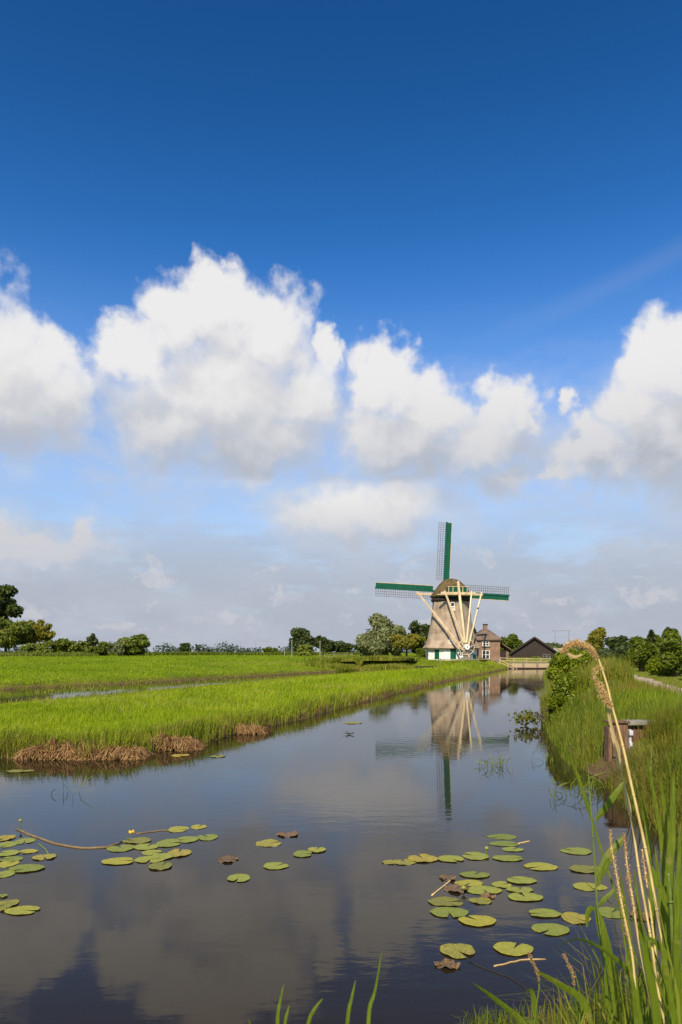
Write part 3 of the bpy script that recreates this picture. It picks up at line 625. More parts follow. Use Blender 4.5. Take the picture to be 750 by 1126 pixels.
# ---------------------------------------------------------------- timber dam, rails and gate at the head of the canal
dam = empty('timber_dam', (33.9, 130.2, 0), label='low dam of bleached planks closing the canal in front of the barn', cat='dam')
q = MB()
for k, z in enumerate((.22, .52, .82)): q.box((0, 0, z), (7.4, .12, .27))
q.build('planking', M['tan_wood'], dam)
for x in (-3.6, -1.3, 1.2, 3.5):
    q = MB(); q.box((x, -.16, .5), (.26, .24, 1.5)); q.build('post', M['grey_wood'], dam)
q = MB(); q.box((0, .35, 1.06), (7.8, .9, .12)); q.build('walkway', M['grey_wood'], dam)
q = MB(); q.box((0, -.28, .12), (7.7, .2, .2)); q.build('waling', M['dark_wood'], dam)
def rail_fence(name, pts, label, h=1.0, rails=(.45, .9), mat='white_wood', th=.1):
    pts = [(p[0], p[1], zat(*p)) for p in pts]; o = empty(name, (pts[0][0], pts[0][1], 0), label=label, cat='fence')
    o.location.z = 0; ox = Vector((pts[0][0], pts[0][1], 0))
    for p in pts:
        q = MB(); q.box(Vector((p[0], p[1], p[2]+h/2-.15))-ox, (th*1.3, th*1.3, h+.3)); q.build('post', M[mat], o)
    for a, b in zip(pts, pts[1:]):
        for r_ in rails:
            q = MB(); q.beam(Vector((a[0], a[1]-.09, a[2]+r_))-ox, Vector((b[0], b[1]-.09, b[2]+r_))-ox, th*.6, th*1.2); q.build('rail', M[mat], o)
    return o
rail_fence('rail_fence', [(29.2, 133.4), (31.6, 133.2), (34.0, 133.2), (36.6, 133.4), (38.5, 133.8)], 'pale post and rail fence on the dam before the barn', 1.05, mat='tan_wood')
rail_fence('yard_fence', [(28.5, 131.2), (29.9, 130.2), (31.2, 129.4)], 'short pale stepped fence at the left end of the dam', 1.0, (.4, .85), 'tan_wood', .1)
# plank walk and low landing in front of the mill
def planked(name, px0, px1, py, Y, t, w, mat, label, cat):
    a, b = at(px0, py, Y), at(px1, py, Y); o = empty(name, ((a[0]+b[0])/2, Y, zat((a[0]+b[0])/2, Y)), label=label, cat=cat)
    q = MB(); q.box((0, 0, .32), (b[0]-a[0], w, t)); q.build('deck', M[mat], o)
    n = max(2, int((b[0]-a[0])/2.2))
    for i in range(n):
        q = MB(); x = -(b[0]-a[0])/2+.3+i*((b[0]-a[0])-.6)/(n-1); q.box((x, -w/2+.1, .1), (.16, .16, .7)); q.build('post', M['grey_wood'], o)
    return o
planked('landing_stage', 458, 480, 730, 112, .16, 1.2, 'dark_wood', 'dark low plank landing left of the mill door', 'landing')
planked('board_walk', 482, 548, 728, 116, .10, .7, 'grey_wood', 'long grey boardwalk on short posts in front of the mill', 'boardwalk')

# ---------------------------------------------------------------- quay by the right bank
quay = empty('mooring_post', (6.86, 18.0, 0), label='square weathered timber bulkhead post standing in the right bank', cat='post')
q = MB(); q.box((0, 0, .42), (.36, .34, 1.7)); q.build('post', M['brown_wood'], quay, bevel=.015)
q = MB(); q.box((-.24, .04, .36), (.10, .3, 1.6)); q.build('side_plank', M['brown_wood'], quay, bevel=.01)
q = MB(); q.box((-.04, 0, 1.28), (.5, .44, .05)); q.build('cap_board', M['brown_wood'], quay, bevel=.01)
q = MB(); q.box((.0, -.19, .5), (.4, .05, .12)); q.build('cross_board', M['brown_wood'], quay)
q = MB(); q.box((.235, -.1, .85), (.05, .14, .5)); q.box((.235, -.2, 1.02), (.09, .06, .12)); q.box((.24, -.19, .74), (.06, .05, .1)); q.build('steel_bracket', M['metal'], quay, bevel=.008)
rv = empty('revetment', (8.9, 18.2, 0), label='concrete edge beam on plank sheeting running right from the bulkhead post', cat='retaining wall')
q = MB(); q.box((0, 0, 1.24), (3.7, .32, .11)); q.build('edge_beam', M['concrete'], rv, bevel=.015)
for x in np.arange(-1.75, 1.8, .25):
    q = MB(); q.box((x, .02+.01*math.sin(x*30), .5), (.235, .09, 1.3)); q.build('sheet_plank', M['brown_wood'], rv)
for x in (-1.3, .1, 1.5):
    q = MB(); q.tube([(x, -.2, -.2), (x, -.2, 1.2)], .08, 10); q.build('pile', M['brown_wood'], rv)

# ---------------------------------------------------------------- far pylons and poles
def pylon(px, top, wpx, Y, label):
    X, _, zt = at(px, top, Y); w = wpx/800*Y; z0 = zat(X, Y); o = empty('power_pylon', (X, Y, z0), label=label, cat='pylon', group='power pylons on the horizon'); h = zt-z0
    for s in (-1, 1):
        q = MB(); q.beam((s*w*.36, 0, 0), (s*w*.36, 0, h), .28, .28); q.build('leg', M['grey_steel'], o)
    q = MB(); q.beam((-w/2, 0, h), (w/2, 0, h), .35, .45); q.build('cross_arm', M['grey_steel'], o)
    q = MB(); q.beam((-w*.38, 0, h*.72), (w*.38, 0, h*.72), .2, .2); q.build('brace', M['grey_steel'], o)
pylon(618, 693.5, 21, 420, 'grey portal pylon rising behind the right end of the barn')
pylon(184, 706.5, 22, 900, 'tiny grey pylon on the horizon right of the round bush')
pylon(287, 705, 18, 900, 'tiny grey pylon on the horizon left of the tall rounded tree')
pylon(395, 703, 16, 800, 'tiny grey pylon on the horizon left of the silver willow')
for px, tp, Y, lb in ((321, 704, 150, 'thin pale pole in front of the tall rounded tree'), (352, 705, 140, 'thin pale pole before the dark trees right of the rounded tree'), (313, 711, 170, 'short pale stake left of the tall rounded tree')):
    X, _, zt = at(px, tp, Y); z0 = zat(X, Y); o = empty('utility_pole', (X, Y, z0), label=lb, cat='pole')
    q = MB(); q.tube([(0, 0, -.2), (0, 0, zt-z0)], [.12, .08], 8); q.build('shaft', M['concrete'], o); q = MB(); q.box((0, 0, zt-z0), (.5, .1, .08)); q.build('cap_piece', M['grey_wood'], o)
rail_fence('field_gate', [((357-375)/800*138, 138), ((368-375)/800*138, 138), ((388-375)/800*138, 138)], 'pale field gate with rails left of the silver willow', 1.0, (.4, .9), 'grey_wood', .07)
# ---------------------------------------------------------------- trees and bushes
def leaves(lobes, n, size, droop=0, shell=.55, elong=1.6):
    """n leaf sprays on and in a set of billows: (cx,cy,cz,rx,ry,rz) each"""
    Lb = np.array(lobes); vol = (Lb[:, 3]*Lb[:, 5])**1.0; k = R.choice(len(Lb), n, p=vol/vol.sum())
    d = R.normal(0, 1, (n, 3)); d /= np.linalg.norm(d, axis=1)[:, None]
    r = shell+(1-shell)*R.uniform(0, 1, n)**.6; r *= 1+.10*np.sin(d[:, 0]*7+k)*np.cos(d[:, 2]*6+k*2)
    c = Lb[k, :3]+d*Lb[k, 3:]*r[:, None]+R.normal(0, size*.35, (n, 3))
    nr = d+R.normal(0, .65, (n, 3)); nr[:, 2] += .25; nr /= np.linalg.norm(nr, axis=1)[:, None]
    t = R.normal(0, 1, (n, 3)); t[:, 2] -= droop; t -= nr*(t*nr).sum(1)[:, None]; t /= np.linalg.norm(t, axis=1)[:, None]; s = np.cross(nr, t)
    z = size*R.uniform(.5, 1.25, n); a = t*(z*elong/2)[:, None]; b = s*(z/elong)[:, None]; cu = nr*(z*.16)[:, None]
    P = np.stack([c-a-cu, c-a*.1-b, c+a-cu, c+a*.1+b], 1)
    F = (np.arange(n)*4)[:, None]+np.arange(4)[None, :]
    return P.reshape(-1, 3), F
def billows(cx, cy, cz, rx, ry, rz, n, seed, small=(.26, .45), flat=0, top=1.0):
    g = np.random.default_rng(seed); out = [(cx, cy, cz, rx*.62, ry*.62, rz*.66)]
    for i in range(n):
        d = g.normal(0, 1, 3); d /= np.linalg.norm(d)
        if flat: d[2] = d[2]*(1-flat)-flat*.3
        s = g.uniform(*small); q = g.uniform(.62, .86)
        out.append((cx+d[0]*rx*q, cy+d[1]*ry*q, cz+d[2]*rz*q*top, rx*s, ry*s, rz*s*g.uniform(.75, 1.0)))
    return out
def plant(name, label, cat, px, top, base_trim, wpx, Y, mat, n, size, seed, trunk=.3, lobes=13, small=(.26, .45), bottom=.25, droop=0, group=None, multi=False, elong=1.6, shell=.5):
    """tree or bush whose crown spans wpx pixels and reaches pixel row top, rooted on the land at distance Y"""
    X = (px-375)/800*Y; z0 = zat(X, Y); zt = EYE-(top-717)/800*Y; H = zt-z0; rw = wpx/800*Y/2
    o = empty(name, (X, Y, z0), label=label, cat=cat, group=group)
    zb = H*bottom; cz = (H+zb)/2; rz = (H-zb)/2
    lb = billows(0, 0, cz, rw, rw*.85, rz, lobes, seed, small)
    P, F = leaves([(a, b, c, d*.96, e*.96, f*.96) for a, b, c, d, e, f in lb], n, size, droop, shell, elong)
    # squash anything that strays under the ground line or above the top
    P[:, 2] = np.clip(P[:, 2], .02, None); m_ = P[:, 2].max(); P[:, 2] *= H/m_; w_ = np.percentile(np.abs(P[:, 0]), 99.7); P[:, 0] *= rw/w_
    fast('crown', P, F, M[mat], o)
    g = np.random.default_rng(seed+1); tb = MB()
    if multi:
        for i in range(6):
            a = g.uniform(0, 6.28); rr_ = g.uniform(.3, .7)*rw
            tb.tube([(math.cos(a)*.15, math.sin(a)*.15, -.2), (math.cos(a)*rr_*.4, math.sin(a)*rr_*.4, H*.4), (math.cos(a)*rr_, math.sin(a)*rr_, H*.75)], [trunk*.5, trunk*.35, .02], 6)
    else:
        tb.tube([(0, 0, -.3), (.05*trunk, 0, .3), (trunk*.2, 0, H*.35), (-trunk*.2, .1, H*.65), (0, 0, H*.88)], [trunk*1.35, trunk, trunk*.8, trunk*.45, .03], 9)
        for l in lb[1:]:
            h0 = g.uniform(.3, .6)*H; tb.tube([(0, 0, h0), (l[0]*.45, l[1]*.45, (h0+l[2])/2-.1*H*.2), (l[0], l[1], l[2])], [trunk*.4, trunk*.22, .03], 6)
    tb.build('trunk', M['bark'], o, True)
    return o
LT = 'trees along the far left edge of the field'
plant('oak_tree', 'tall dark oak cut by the left edge of the picture, tallest on the left', 'tree', -8, 641, 0, 66, 190, 'l_oak', 15000, .55, 21, .45, 22, (.2, .36), .32, shell=.35)
plant('willow_tree', 'broad light green willow standing in front of the dark oak', 'tree', 6, 676, 0, 62, 182, 'l_willow', 12000, .5, 22, .35, 14, (.26, .42), .02, droop=1.2, elong=2.4)
plant('birch_tree', 'thin yellowing tree beside the willow on the left', 'tree', 43, 680, 0, 32, 184, 'l_yellow', 3800, .42, 23, .22, 12, (.2, .34), .22, shell=.3)
plant('round_bush', 'low mid green bush right below the yellowing tree', 'bush', 68, 701, 0, 34, 178, 'l_bush', 4200, .4, 24, .2, 9, bottom=0, multi=True)
plant('round_bush', 'pale low bush under the thin yellowing tree', 'bush', 42, 704, 0, 40, 176, 'l_willow', 4500, .4, 41, .2, 9, bottom=0, multi=True)
plant('small_pine_tree', 'small pointed dark tree rising between low bushes left of the round bush', 'tree', 100, 696, 0, 16, 180, 'l_dark', 1600, .4, 25, .18, 8, (.2, .34), .1)
plant('round_bush', 'low light green bush at the foot of the small pointed tree', 'bush', 90, 704, 0, 24, 177, 'l_willow', 2600, .4, 26, .2, 8, bottom=0, multi=True)
plant('round_bush', 'low spreading bush between the small pointed tree and the big round bush', 'bush', 111, 705, 0, 24, 176, 'l_bush', 2600, .4, 27, .2, 8, bottom=0, multi=True)
plant('round_bush', 'big round willow bush standing alone at the field edge', 'bush', 146, 696, 0, 38, 175, 'l_willow', 7500, .42, 28, .3, 13, bottom=0, multi=True, droop=-.8, elong=2.2)
plant('round_bush', 'pale feathery shrub leaning on the left of the big round bush', 'bush', 132, 703, 0, 14, 172, 'l_silver', 1500, .35, 29, .2, 7, bottom=0, multi=True)
plant('lone_tree', 'small dark round tree alone on the horizon right of the round bush', 'tree', 203, 706, 0, 14, 330, 'l_dark', 1500, .6, 30, .3, 8, bottom=.1)
plant('bare_tree', 'thin grey half bare tree on the horizon beside the dark round one', 'tree', 218, 708, 0, 9, 330, 'l_far', 260, .5, 31, .25, 8, (.15, .25), .2)
plant('lone_tree', 'small mid green tree on the horizon left of the poles', 'tree', 297, 710.5, 0, 17, 320, 'l_bush', 1500, .6, 32, .3, 8, bottom=.05)
plant('big_tree', 'tall rounded grey green tree by the pale pole', 'tree', 332, 689, 0, 28, 240, 'l_grey', 6500, .6, 33, .5, 13, (.28, .42), .08)
plant('round_bush', 'light green bush at the foot of the rounded grey tree', 'bush', 336, 708, 0, 20, 172, 'l_willow', 2600, .4, 34, .2, 8, bottom=0, multi=True)
plant('dark_tree', 'dark round tree right of the grey green one', 'tree', 356, 698, 0, 24, 250, 'l_dark', 4500, .6, 35, .5, 11, bottom=.02)
plant('dark_tree', 'low wide dark tree between the dark round tree and the silver willow', 'tree', 376, 704, 0, 30, 255, 'l_dark', 4200, .6, 36, .5, 10, bottom=.02)
plant('dark_bush', 'low dark bush at the left foot of the silver willow', 'bush', 402, 706, 0, 24, 165, 'l_dark', 3500, .4, 37, .2, 8, bottom=0, multi=True)
plant('silver_willow', 'big silvery willow with an uneven crown left of the mill', 'tree', 424, 673, 0, 46, 158, 'l_silver', 15000, .42, 138, .5, 18, (.24, .4), -.05, elong=2.2, shell=.4)
plant('dark_tree', 'dark tree close behind the left side of the mill', 'tree', 462, 682, 0, 34, 165, 'l_dark', 7000, .45, 39, .4, 13, (.24, .4), .05)
plant('apple_tree', 'small yellow green tree with a visible trunk before the silver willow', 'tree', 447, 696, 0, 38, 122, 'l_yellow', 6500, .28, 40, .2, 13, (.24, .4), .36)
plant('dark_bush', 'dark hedge bush just left of the mill wall', 'bush', 462, 712, 0, 16, 137, 'l_bush', 2200, .3, 42, .2, 7, bottom=0, multi=True)
plant('dark_tree', 'dark tree showing between the mill and the brick house', 'tree', 520, 689, 0, 24, 165, 'l_dark', 4500, .45, 43, .4, 10, bottom=.02)
plant('leafy_tree', 'mid green tree behind the gap between house and barn', 'tree', 561, 696, 0, 27, 175, 'l_bush', 5200, .45, 44, .35, 12, bottom=.05)
plant('flowering_bush', 'low yellow flowering bush in front of the brick house', 'bush', 529, 722.5, 0, 22, 125, 'l_yellow', 2000, .2, 45, .1, 8, bottom=0, multi=True)
plant('flowering_bush', 'small green bush in front of the dark barn opening', 'bush', 590, 721, 0, 11, 140, 'l_willow', 1200, .2, 46, .1, 6, bottom=0, multi=True)
plant('round_bush', 'round rough bush on the strip below the silver willow', 'bush', 395, 724, 0, 44, 128, 'l_bush', 3800, .28, 47, .15, 9, bottom=0, multi=True)
plant('dark_bush', 'rough dark reedy bush below the yellow green tree', 'bush', 446, 722, 0, 26, 119, 'l_dark', 2200, .24, 48, .12, 8, bottom=0, multi=True)
# right side
plant('leafy_tree', 'tree with a dark olive top rising behind the bank bush', 'tree', 655, 689, 0, 26, 120, 'l_yellow', 6000, .32, 50, .3, 12, (.22, .36), .1)
plant('dark_hedge', 'dark row of trees far behind the right end of the barn', 'hedge', 620, 706, 0, 46, 230, 'l_grey', 4500, .6, 51, .4, 10, bottom=0, multi=True)
for i, (px, tp, w, Y, mt, lb) in enumerate([
    (680, 698, 30, 140, 'l_dark', 'dark wooded clump behind the grey willow scrub'),
    (703, 699, 34, 135, 'l_bush', 'mid green tree in the wood behind the hedge, left of the pointed tree'),
    (722, 696, 30, 125, 'l_bush', 'bushy tree in the back row near the right edge'),
    (716, 691, 9, 110, 'l_dark', 'slim pointed conifer above the back row of trees'),
    (732, 689, 14, 100, 'l_dark', 'dark pointed tree top just left of the big right bush'),
    (668, 712, 30, 88, 'l_grey', 'grey willow scrub beside the far end of the path'),
    (690, 707, 26, 80, 'l_grey', 'pale grey green bush next to the round dark bush by the path'),
    (706, 703, 36, 66, 'l_bush', 'large round dark green bush beside the path'),
    (742, 690, 46, 52, 'l_bush', 'largest bush at the right edge beside the mown verge'),
    (722, 722, 22, 56, 'l_alder', 'low bright green bush at the foot of the two large right bushes'),
    (775, 684, 46, 44, 'l_bush', 'bush mostly outside the right edge of the picture')]):
    X = (px-375)/800*Y
    plant('hedge_bush' if Y < 90 else 'wood_tree', lb, 'bush' if Y < 90 else 'tree', px, tp, 0, w, Y, mt, int(9000 if Y < 90 else 4200), .15+Y*.0016, 60+i, .12+Y*.001, 14 if Y < 90 else 10, (.24, .4), 0 if Y < 90 else .05, multi=Y < 90, elong=1.9)
# distant wood line
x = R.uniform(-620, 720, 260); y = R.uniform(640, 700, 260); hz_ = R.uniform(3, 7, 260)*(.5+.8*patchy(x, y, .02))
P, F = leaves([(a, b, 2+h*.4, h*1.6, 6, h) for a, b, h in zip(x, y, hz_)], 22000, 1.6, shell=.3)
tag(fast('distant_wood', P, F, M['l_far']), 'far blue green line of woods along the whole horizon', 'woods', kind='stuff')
# bush on the right bank: alder twigs over reeds
plant('alder_bush', 'dense bright green alder bush overhanging the right bank', 'bush', 632, 711, 0, 62, 33, 'l_alder', 26000, .085, 90, .06, 22, (.24, .42), .12, multi=True, elong=1.5, shell=.35)
plant('alder_bush', 'shorter green alder shoots just right of the dense bank bush', 'bush', 665, 722, 0, 28, 36, 'l_alder', 8000, .085, 91, .05, 12, (.22, .4), .1, multi=True, elong=1.5, shell=.3)
plant('bank_bush', 'leafy skirt of bright green shoots at the water edge under the dense bank bush', 'bush', 624, 738, 0, 44, 30.2, 'l_alder', 15000, .075, 92, .05, 18, (.22, .4), 0, multi=True, elong=1.9, shell=.3)
plant('silver_bush', 'pale bush filling the foot of the silvery willow on its left', 'bush', 410, 692, 0, 34, 156, 'l_silver', 6500, .4, 139, .3, 11, bottom=-.05, multi=True, elong=2.2)
plant('bank_bush', 'narrow upright shoots at the left foot of the dense bank bush', 'bush', 615, 742, 0, 26, 29.6, 'l_alder', 7000, .07, 192, .05, 12, (.24, .42), -.1, multi=True, elong=2.2, shell=.3)
def reed_clump(label, x0, x1, y0, y1, n, h, mat, w=.014, cat='reeds', lean=.3):
    x = R.uniform(x0, x1, n); y = R.uniform(y0, y1, n); k = sdist(x, y, MAIN) > -.5; x, y = x[k], y[k]
    tag(blades('reed_clump', x, y, R.uniform(h*.45, h, len(x)), w, lean, M[mat], base=np.maximum(height(x, y), -.1), wind=(-.05, 0)), label, cat, kind='stuff')
reed_clump('russet grass growing over the concrete edge beam', 7.5, 11, 17.2, 18.1, 2600, .75, 'rank_grass', .012)
reed_clump('pale reeds standing through the dense bank bush', 8.9, 12.0, 29.6, 33, 6000, 1.75, 'margin_blade', .024)
reed_clump('reeds in front of the dense bank bush', 8.8, 11.3, 28.6, 30.2, 1500, .75, 'reed_leaf', .03)
reed_clump('yellowing grass right of the dense bank bush', 9.4, 13, 27, 33, 3500, .7, 'rank_grass', .02)
reed_clump('young green reeds above the concrete edge beam', 7.3, 11.0, 18.6, 21.5, 3200, .55, 'reed_leaf', .018)
# dead branches standing in the water left of the bank bush
br = empty('dead_branch', (8.1, 29.5, 0), label='bare twiggy branch leaning from the bank bush over the water', cat='branch')
q = MB(); g = np.random.default_rng(3)
for i in range(9):
    a = g.uniform(-.2, 2.4); p0 = Vector((.5, .3, .2)); L_ = g.uniform(.8, 1.7); p1 = p0+Vector((-abs(math.cos(a))*L_*.6, g.uniform(-.4, .4), g.uniform(-.1, .6))); p2 = p1+Vector((-.35*L_, g.uniform(-.2, .2), g.uniform(-.3, .25)))
    q.tube([p0, p1, p2], [.018, .012, .005], 5)
    for j in range(4): s_ = p1.lerp(p2, g.uniform(-.3, 1)); q.tube([s_, s_+Vector((g.uniform(-.3, .1), 0, g.uniform(-.25, .25)))], [.006, .003], 4)
q.build('twigs', M['bark'], br)
P, F = leaves([(-.5, 0, .35, .8, .4, .4)], 260, .09, shell=.1); fast('leaves', P, F, M['rank_grass'], br)
# ---------------------------------------------------------------- water lilies
def pad(px, py, w, h, kind, label, i, name='lily_pad', notch=None):
    Y = 2400/(py-717); X = (px-375)/800*Y; rx = w/800*Y/2; ry = min(max(h/2*Y*Y/2400, rx*.62), rx*1.25)
    g = np.random.default_rng(500+i); n = 40; na = notch if notch is not None else g.uniform(0, 6.28)
    rings = (.0, .35, .7, .93, 1.0); vs = []; fs = []
    wavy = g.uniform(0, 6.28, 3); crumple = {'pad_g': .004, 'pad_y': .010, 'pad_b': .026}[kind]
    for r in rings:
        for k in range(n+1):
            t = k/n*2*math.pi*.955+.14; a = t+na; q = r*(1+.035*math.sin(3*a+wavy[0])+.02*math.sin(7*a+wavy[1])+(.06*math.sin(5*a+wavy[2]) if kind == 'pad_b' else 0))
            cut = 1.0 if 1 < k < n-1 else .93
            vs.append((math.cos(a)*rx*q*cut, math.sin(a)*ry*q*cut, .001+r*r*.001+crumple*r*r*(math.sin(4*a+wavy[2])*.5+.3*math.sin(9*a+wavy[1])+.3)))
    for j in range(len(rings)-1):
        for k in range(n): fs.append((j*(n+1)+k, (j+1)*(n+1)+k, (j+1)*(n+1)+k+1, j*(n+1)+k+1))
    me = bpy.data.meshes.new(name); me.from_pydata(vs, [], fs); me.update(); me.materials.append(M[kind]); me.shade_smooth()
    o = bpy.data.objects.new(name, me); COL.objects.link(o); o.location = (X, Y, .003+(i % 7)*.0016)
    s = o.modifiers.new('leaf_thickness', 'SOLIDIFY'); s.thickness = .0015; s.offset = -1
    o.rotation_euler = (g.normal(0, .006), g.normal(0, .006), 0)
    return tag(o, label, 'lily pad', 'yellow water lily leaves floating on the canal')
G, Yw, B = 'pad_g', 'pad_y', 'pad_b'
C8 = lambda x, y, w, h: (375+x/2.727, 880+y/2.727, w/2.727, h/2.727)
C7 = lambda x, y, w, h: (x/2, 880+y/2, w/2, h/2)
PADS = [
 (C8(483,110,90,16), G, 'topmost pad of the right hand cluster'),
 (C8(490,131,90,16), G, 'second pad from the top of the right hand cluster, just below the topmost'),
 (C8(515,148,64,14), G, 'third small pad under the two topmost pads of the right cluster'),
 (C8(403,168,78,24), G, 'green pad beside the yellow bud in the right cluster'),
 (C8(501,175,94,18), G, 'green pad just right of the yellow bud in the right cluster'),
 (C8(329,177,82,20), G, 'thin green pad between the yellow bud pad and the yellowing row'),
 (C8(245,176,90,24), Yw, 'largest yellowing pad in the row reaching left from the right cluster'),
 (C8(190,186,70,18), Yw, 'middle yellowing pad in the row reaching left from the right cluster'),
 (C8(150,187,55,12), Yw, 'leftmost narrow yellowing pad of the right cluster'),
 (C8(705,153,92,22), G, 'green pad farthest from the viewer near the right hand reeds'),
 (C8(598,200,100,24), G, 'round green pad alone right of the bud, above the dark debris'),
 (C8(735,208,100,24), Yw, 'brown edged pad left of the green reed stem'),
 (C8(402,225,90,20), G, 'long green pad above the brown wilted leaves'),
 (C8(541,242,88,22), G, 'green pad at the upper right of the central group'),
 (C8(385,249,85,20), G, 'green pad touching the upper edge of the brown wilted leaves'),
 (C8(320,235,50,18), B, 'small brown curled leaf at the top left of the central group'),
 (C8(482,254,58,20), G, 'small green pad tucked between two larger ones in the central group'),
 (C8(428,271,105,26), G, 'large fresh green pad in the middle of the central group'),
 (C8(537,270,80,18), G, 'green pad half under its neighbour on the right of the central group'),
 (C8(345,268,70,24), B, 'brown wilted leaf lying between the green pads of the central group'),
 (C8(552,292,104,26), G, 'broad green pad at the lower right of the central group'),
 (C8(745,260,100,26), G, 'green pad crossed by the green reed stem'),
 (C8(315,305,105,30), Yw, 'yellow spotted pad at the left of the central group'),
 (C8(420,303,70,20), Yw, 'yellow brown pad below the large fresh pad'),
 (C8(440,290,44,14), B, 'reddish leaf end under the large fresh pad'),
 (C8(325,338,115,32), G, 'dull green ragged pad below the yellow spotted one'),
 (C8(409,363,112,34), G, 'bright green pad lowest in the central group'),
 (C8(610,341,98,26), G, 'upper left pad of the trio near the right reeds'),
 (C8(703,354,85,36), Yw, 'olive pad of the trio near the right reeds, behind the stem'),
 (C8(812,338,86,34), G, 'green pad right of the reed stem beside the dry seed stems'),
 (C8(628,388,112,38), G, 'lower pad of the trio near the right reeds with a brown tip'),
 (C8(350,453,105,46), Yw, 'round rust speckled pad alone near the bottom'),
 (C8(517,447,118,42), G, 'big bright green pad near the bottom above the brown seed heads'),
 (C8(318,497,80,26), B, 'shrivelled orange brown leaf lowest on the open water'),
 (C8(900,350,60,26), B, 'brown pad hidden behind the dry reed stems on the right'),
 (C7(393,64,46,18), G, 'upper pad of the middle left cluster'), (C7(437,59,34,12), G, 'small topmost pad of the middle left cluster'),
 (C7(457,82,46,14), G, 'rightmost pad of the middle left cluster'), (C7(412,87,50,14), G, 'green pad between the topmost and the rightmost of the middle left cluster'),
 (C7(372,95,54,18), G, 'large green pad in the centre of the middle left cluster'), (C7(394,117,52,18), Yw, 'yellow brown pad on the right lower side of the middle left cluster'),
 (C7(357,125,50,14), G, 'green pad beside the yellow brown one in the middle left cluster'), (C7(334,115,44,12), G, 'narrow pad under the centre of the middle left cluster'),
 (C7(302,89,64,14), Yw, 'yellowish pad under the yellow flower of the middle left cluster'), (C7(266,106,60,16), G, 'pad touching the brown water stem in the middle left cluster'),
 (C7(322,103,56,14), G, 'pad right below the yellow flower pad in the middle left cluster'), (C7(330,131,66,16), G, 'long lower pad of the middle left cluster'),
 (C7(261,135,72,16), G, 'leftmost lowest pad of the middle left cluster'), (C7(354,146,50,18), Yw, 'yellow pad at the very bottom of the middle left cluster'),
 (C7(591,95,56,16), Yw, 'yellowish lone pad in mid water'), (C7(633,76,48,12), B, 'thin reddish leaf farthest out in mid water'),
 (C7(502,131,44,18), B, 'red brown lone leaf left of mid water'), (C7(607,145,56,16), G, 'green lone pad below the yellowish one in mid water'),
 (C7(526,172,50,18), G, 'bright green lone pad nearest the viewer in mid water'), (C7(666,119,42,16), G, 'left one of the joined pair of small pads in mid water'),
 (C7(697,110,40,12), G, 'right one of the joined pair of small pads in mid water'),
 (C7(15,98,44,20), G, 'broad pad at the left edge, upper part of the left cluster'), (C7(55,90,44,14), G, 'pad on the upper right of the left edge cluster'),
 (C7(62,113,42,10), G, 'thin flat pad in the middle of the left edge cluster'), (C7(98,126,50,14), Yw, 'yellow brown pad at the end of the curved stalk in the left cluster'),
 (C7(20,117,44,14), G, 'pad in the middle of the left cluster close to the picture edge'), (C7(12,84,40,14), Yw, 'yellowish top pad at the left picture edge'),
 (C7(58,151,76,18), G, 'largest pad of the left edge cluster, at its lower right'), (C7(18,140,44,16), G, 'pad left of the largest in the left edge cluster'),
 (C7(10,163,44,18), G, 'lowest pad of the upper left edge cluster'), (C7(25,130,52,12), G, 'narrow pad under the thin flat one near the left edge'),
 (C7(50,243,76,20), G, 'long bright pad of the lower left group'), (C7(18,229,44,22), Yw, 'folded yellowish pad of the lower left group'),
 (C7(5,212,22,8), G, 'small pad fragment at the left edge above the lower left group'), (C7(4,243,16,14), Yw, 'yellow pad tip cut by the left edge in the lower left group'),
]
for i, (p, k, lb) in enumerate(PADS): pad(*p, k, lb, i)
# pale pads close to the far banks
for i, (px, py, w, lb) in enumerate([(22, 848, 30, 'pale thin pad by the far bank near the left edge'), (198, 831, 20, 'pale thin pad close to the reeds of the far bank'), (240, 832, 16, 'small pale pad where the far bank bends'), (388, 795, 20, 'pale pad on open water off the green strip')]):
    pad(px, py, w, 3, Yw, lb, 100+i)
def W0(px, py, z=.0): Y = 800*(EYE-z)/(py-717); return ((px-375)/800*Y, Y, z)
def flower(px, py, h, label, open_=True):
    x, y, _ = W0(px, py+3); o = empty('water_lily_flower', (x, y, 0), label=label, cat='flower', group='yellow water lily flowers')
    q = MB(); q.tube([(0, 0, -.05), (.01, 0, h)], .006, 6); q.build('stalk', M['stem_green'], o)
    q = MB(); q.lathe([(.008, 0), (.026, .012), (.032, .03), (.024, .045), (.008, .05)], 12, (0.01, 0, h-.01)); q.build('flower_head', M['petal' if open_ else 'bud'], o, True)
    if open_:
        for k in range(5):
            a = k*1.257; q = MB(); c, s = math.cos(a), math.sin(a)
            q.tube([(.01+c*.015, s*.015, h), (.01+c*.04, s*.04, h+.02), (.01+c*.04, s*.04, h+.05)], [.012, .022, .008], 6, .4); q.build('petal', M['petal'], o, True)
flower(144, 919, .08, 'open yellow water lily flower on the middle left cluster')
flower(22, 908, .12, 'closed yellow bud on a stalk near the left edge', False)
flower(534.5, 936, .07, 'yellow green bud on the pad at the top of the right cluster', False)
flower(509, 979, .05, 'dark small bud over the brown wilted leaves', False)
def stem(name, pts, r, mat, label, cat):
    P = [Vector(W0(*p)) for p in pts]; q = MB(); Qp = []
    for a, b in zip(P, P[1:]):
        for t in (0, .33, .66): Qp.append(a.lerp(b, t)+Vector((R.normal(0, r*.25), R.normal(0, r*.5), .004)))
    Qp.append(P[-1]); q.tube(Qp, r, 7); o = q.build(name, M[mat], None, True); o.location.z = .0; return tag(o, label, cat)
stem('floating_root', [(18,912),(38,920),(60,928),(90,933),(118,932),(134,926)], .020, 'rhizome', 'long brown root stem floating between the two left clusters', 'root stem')
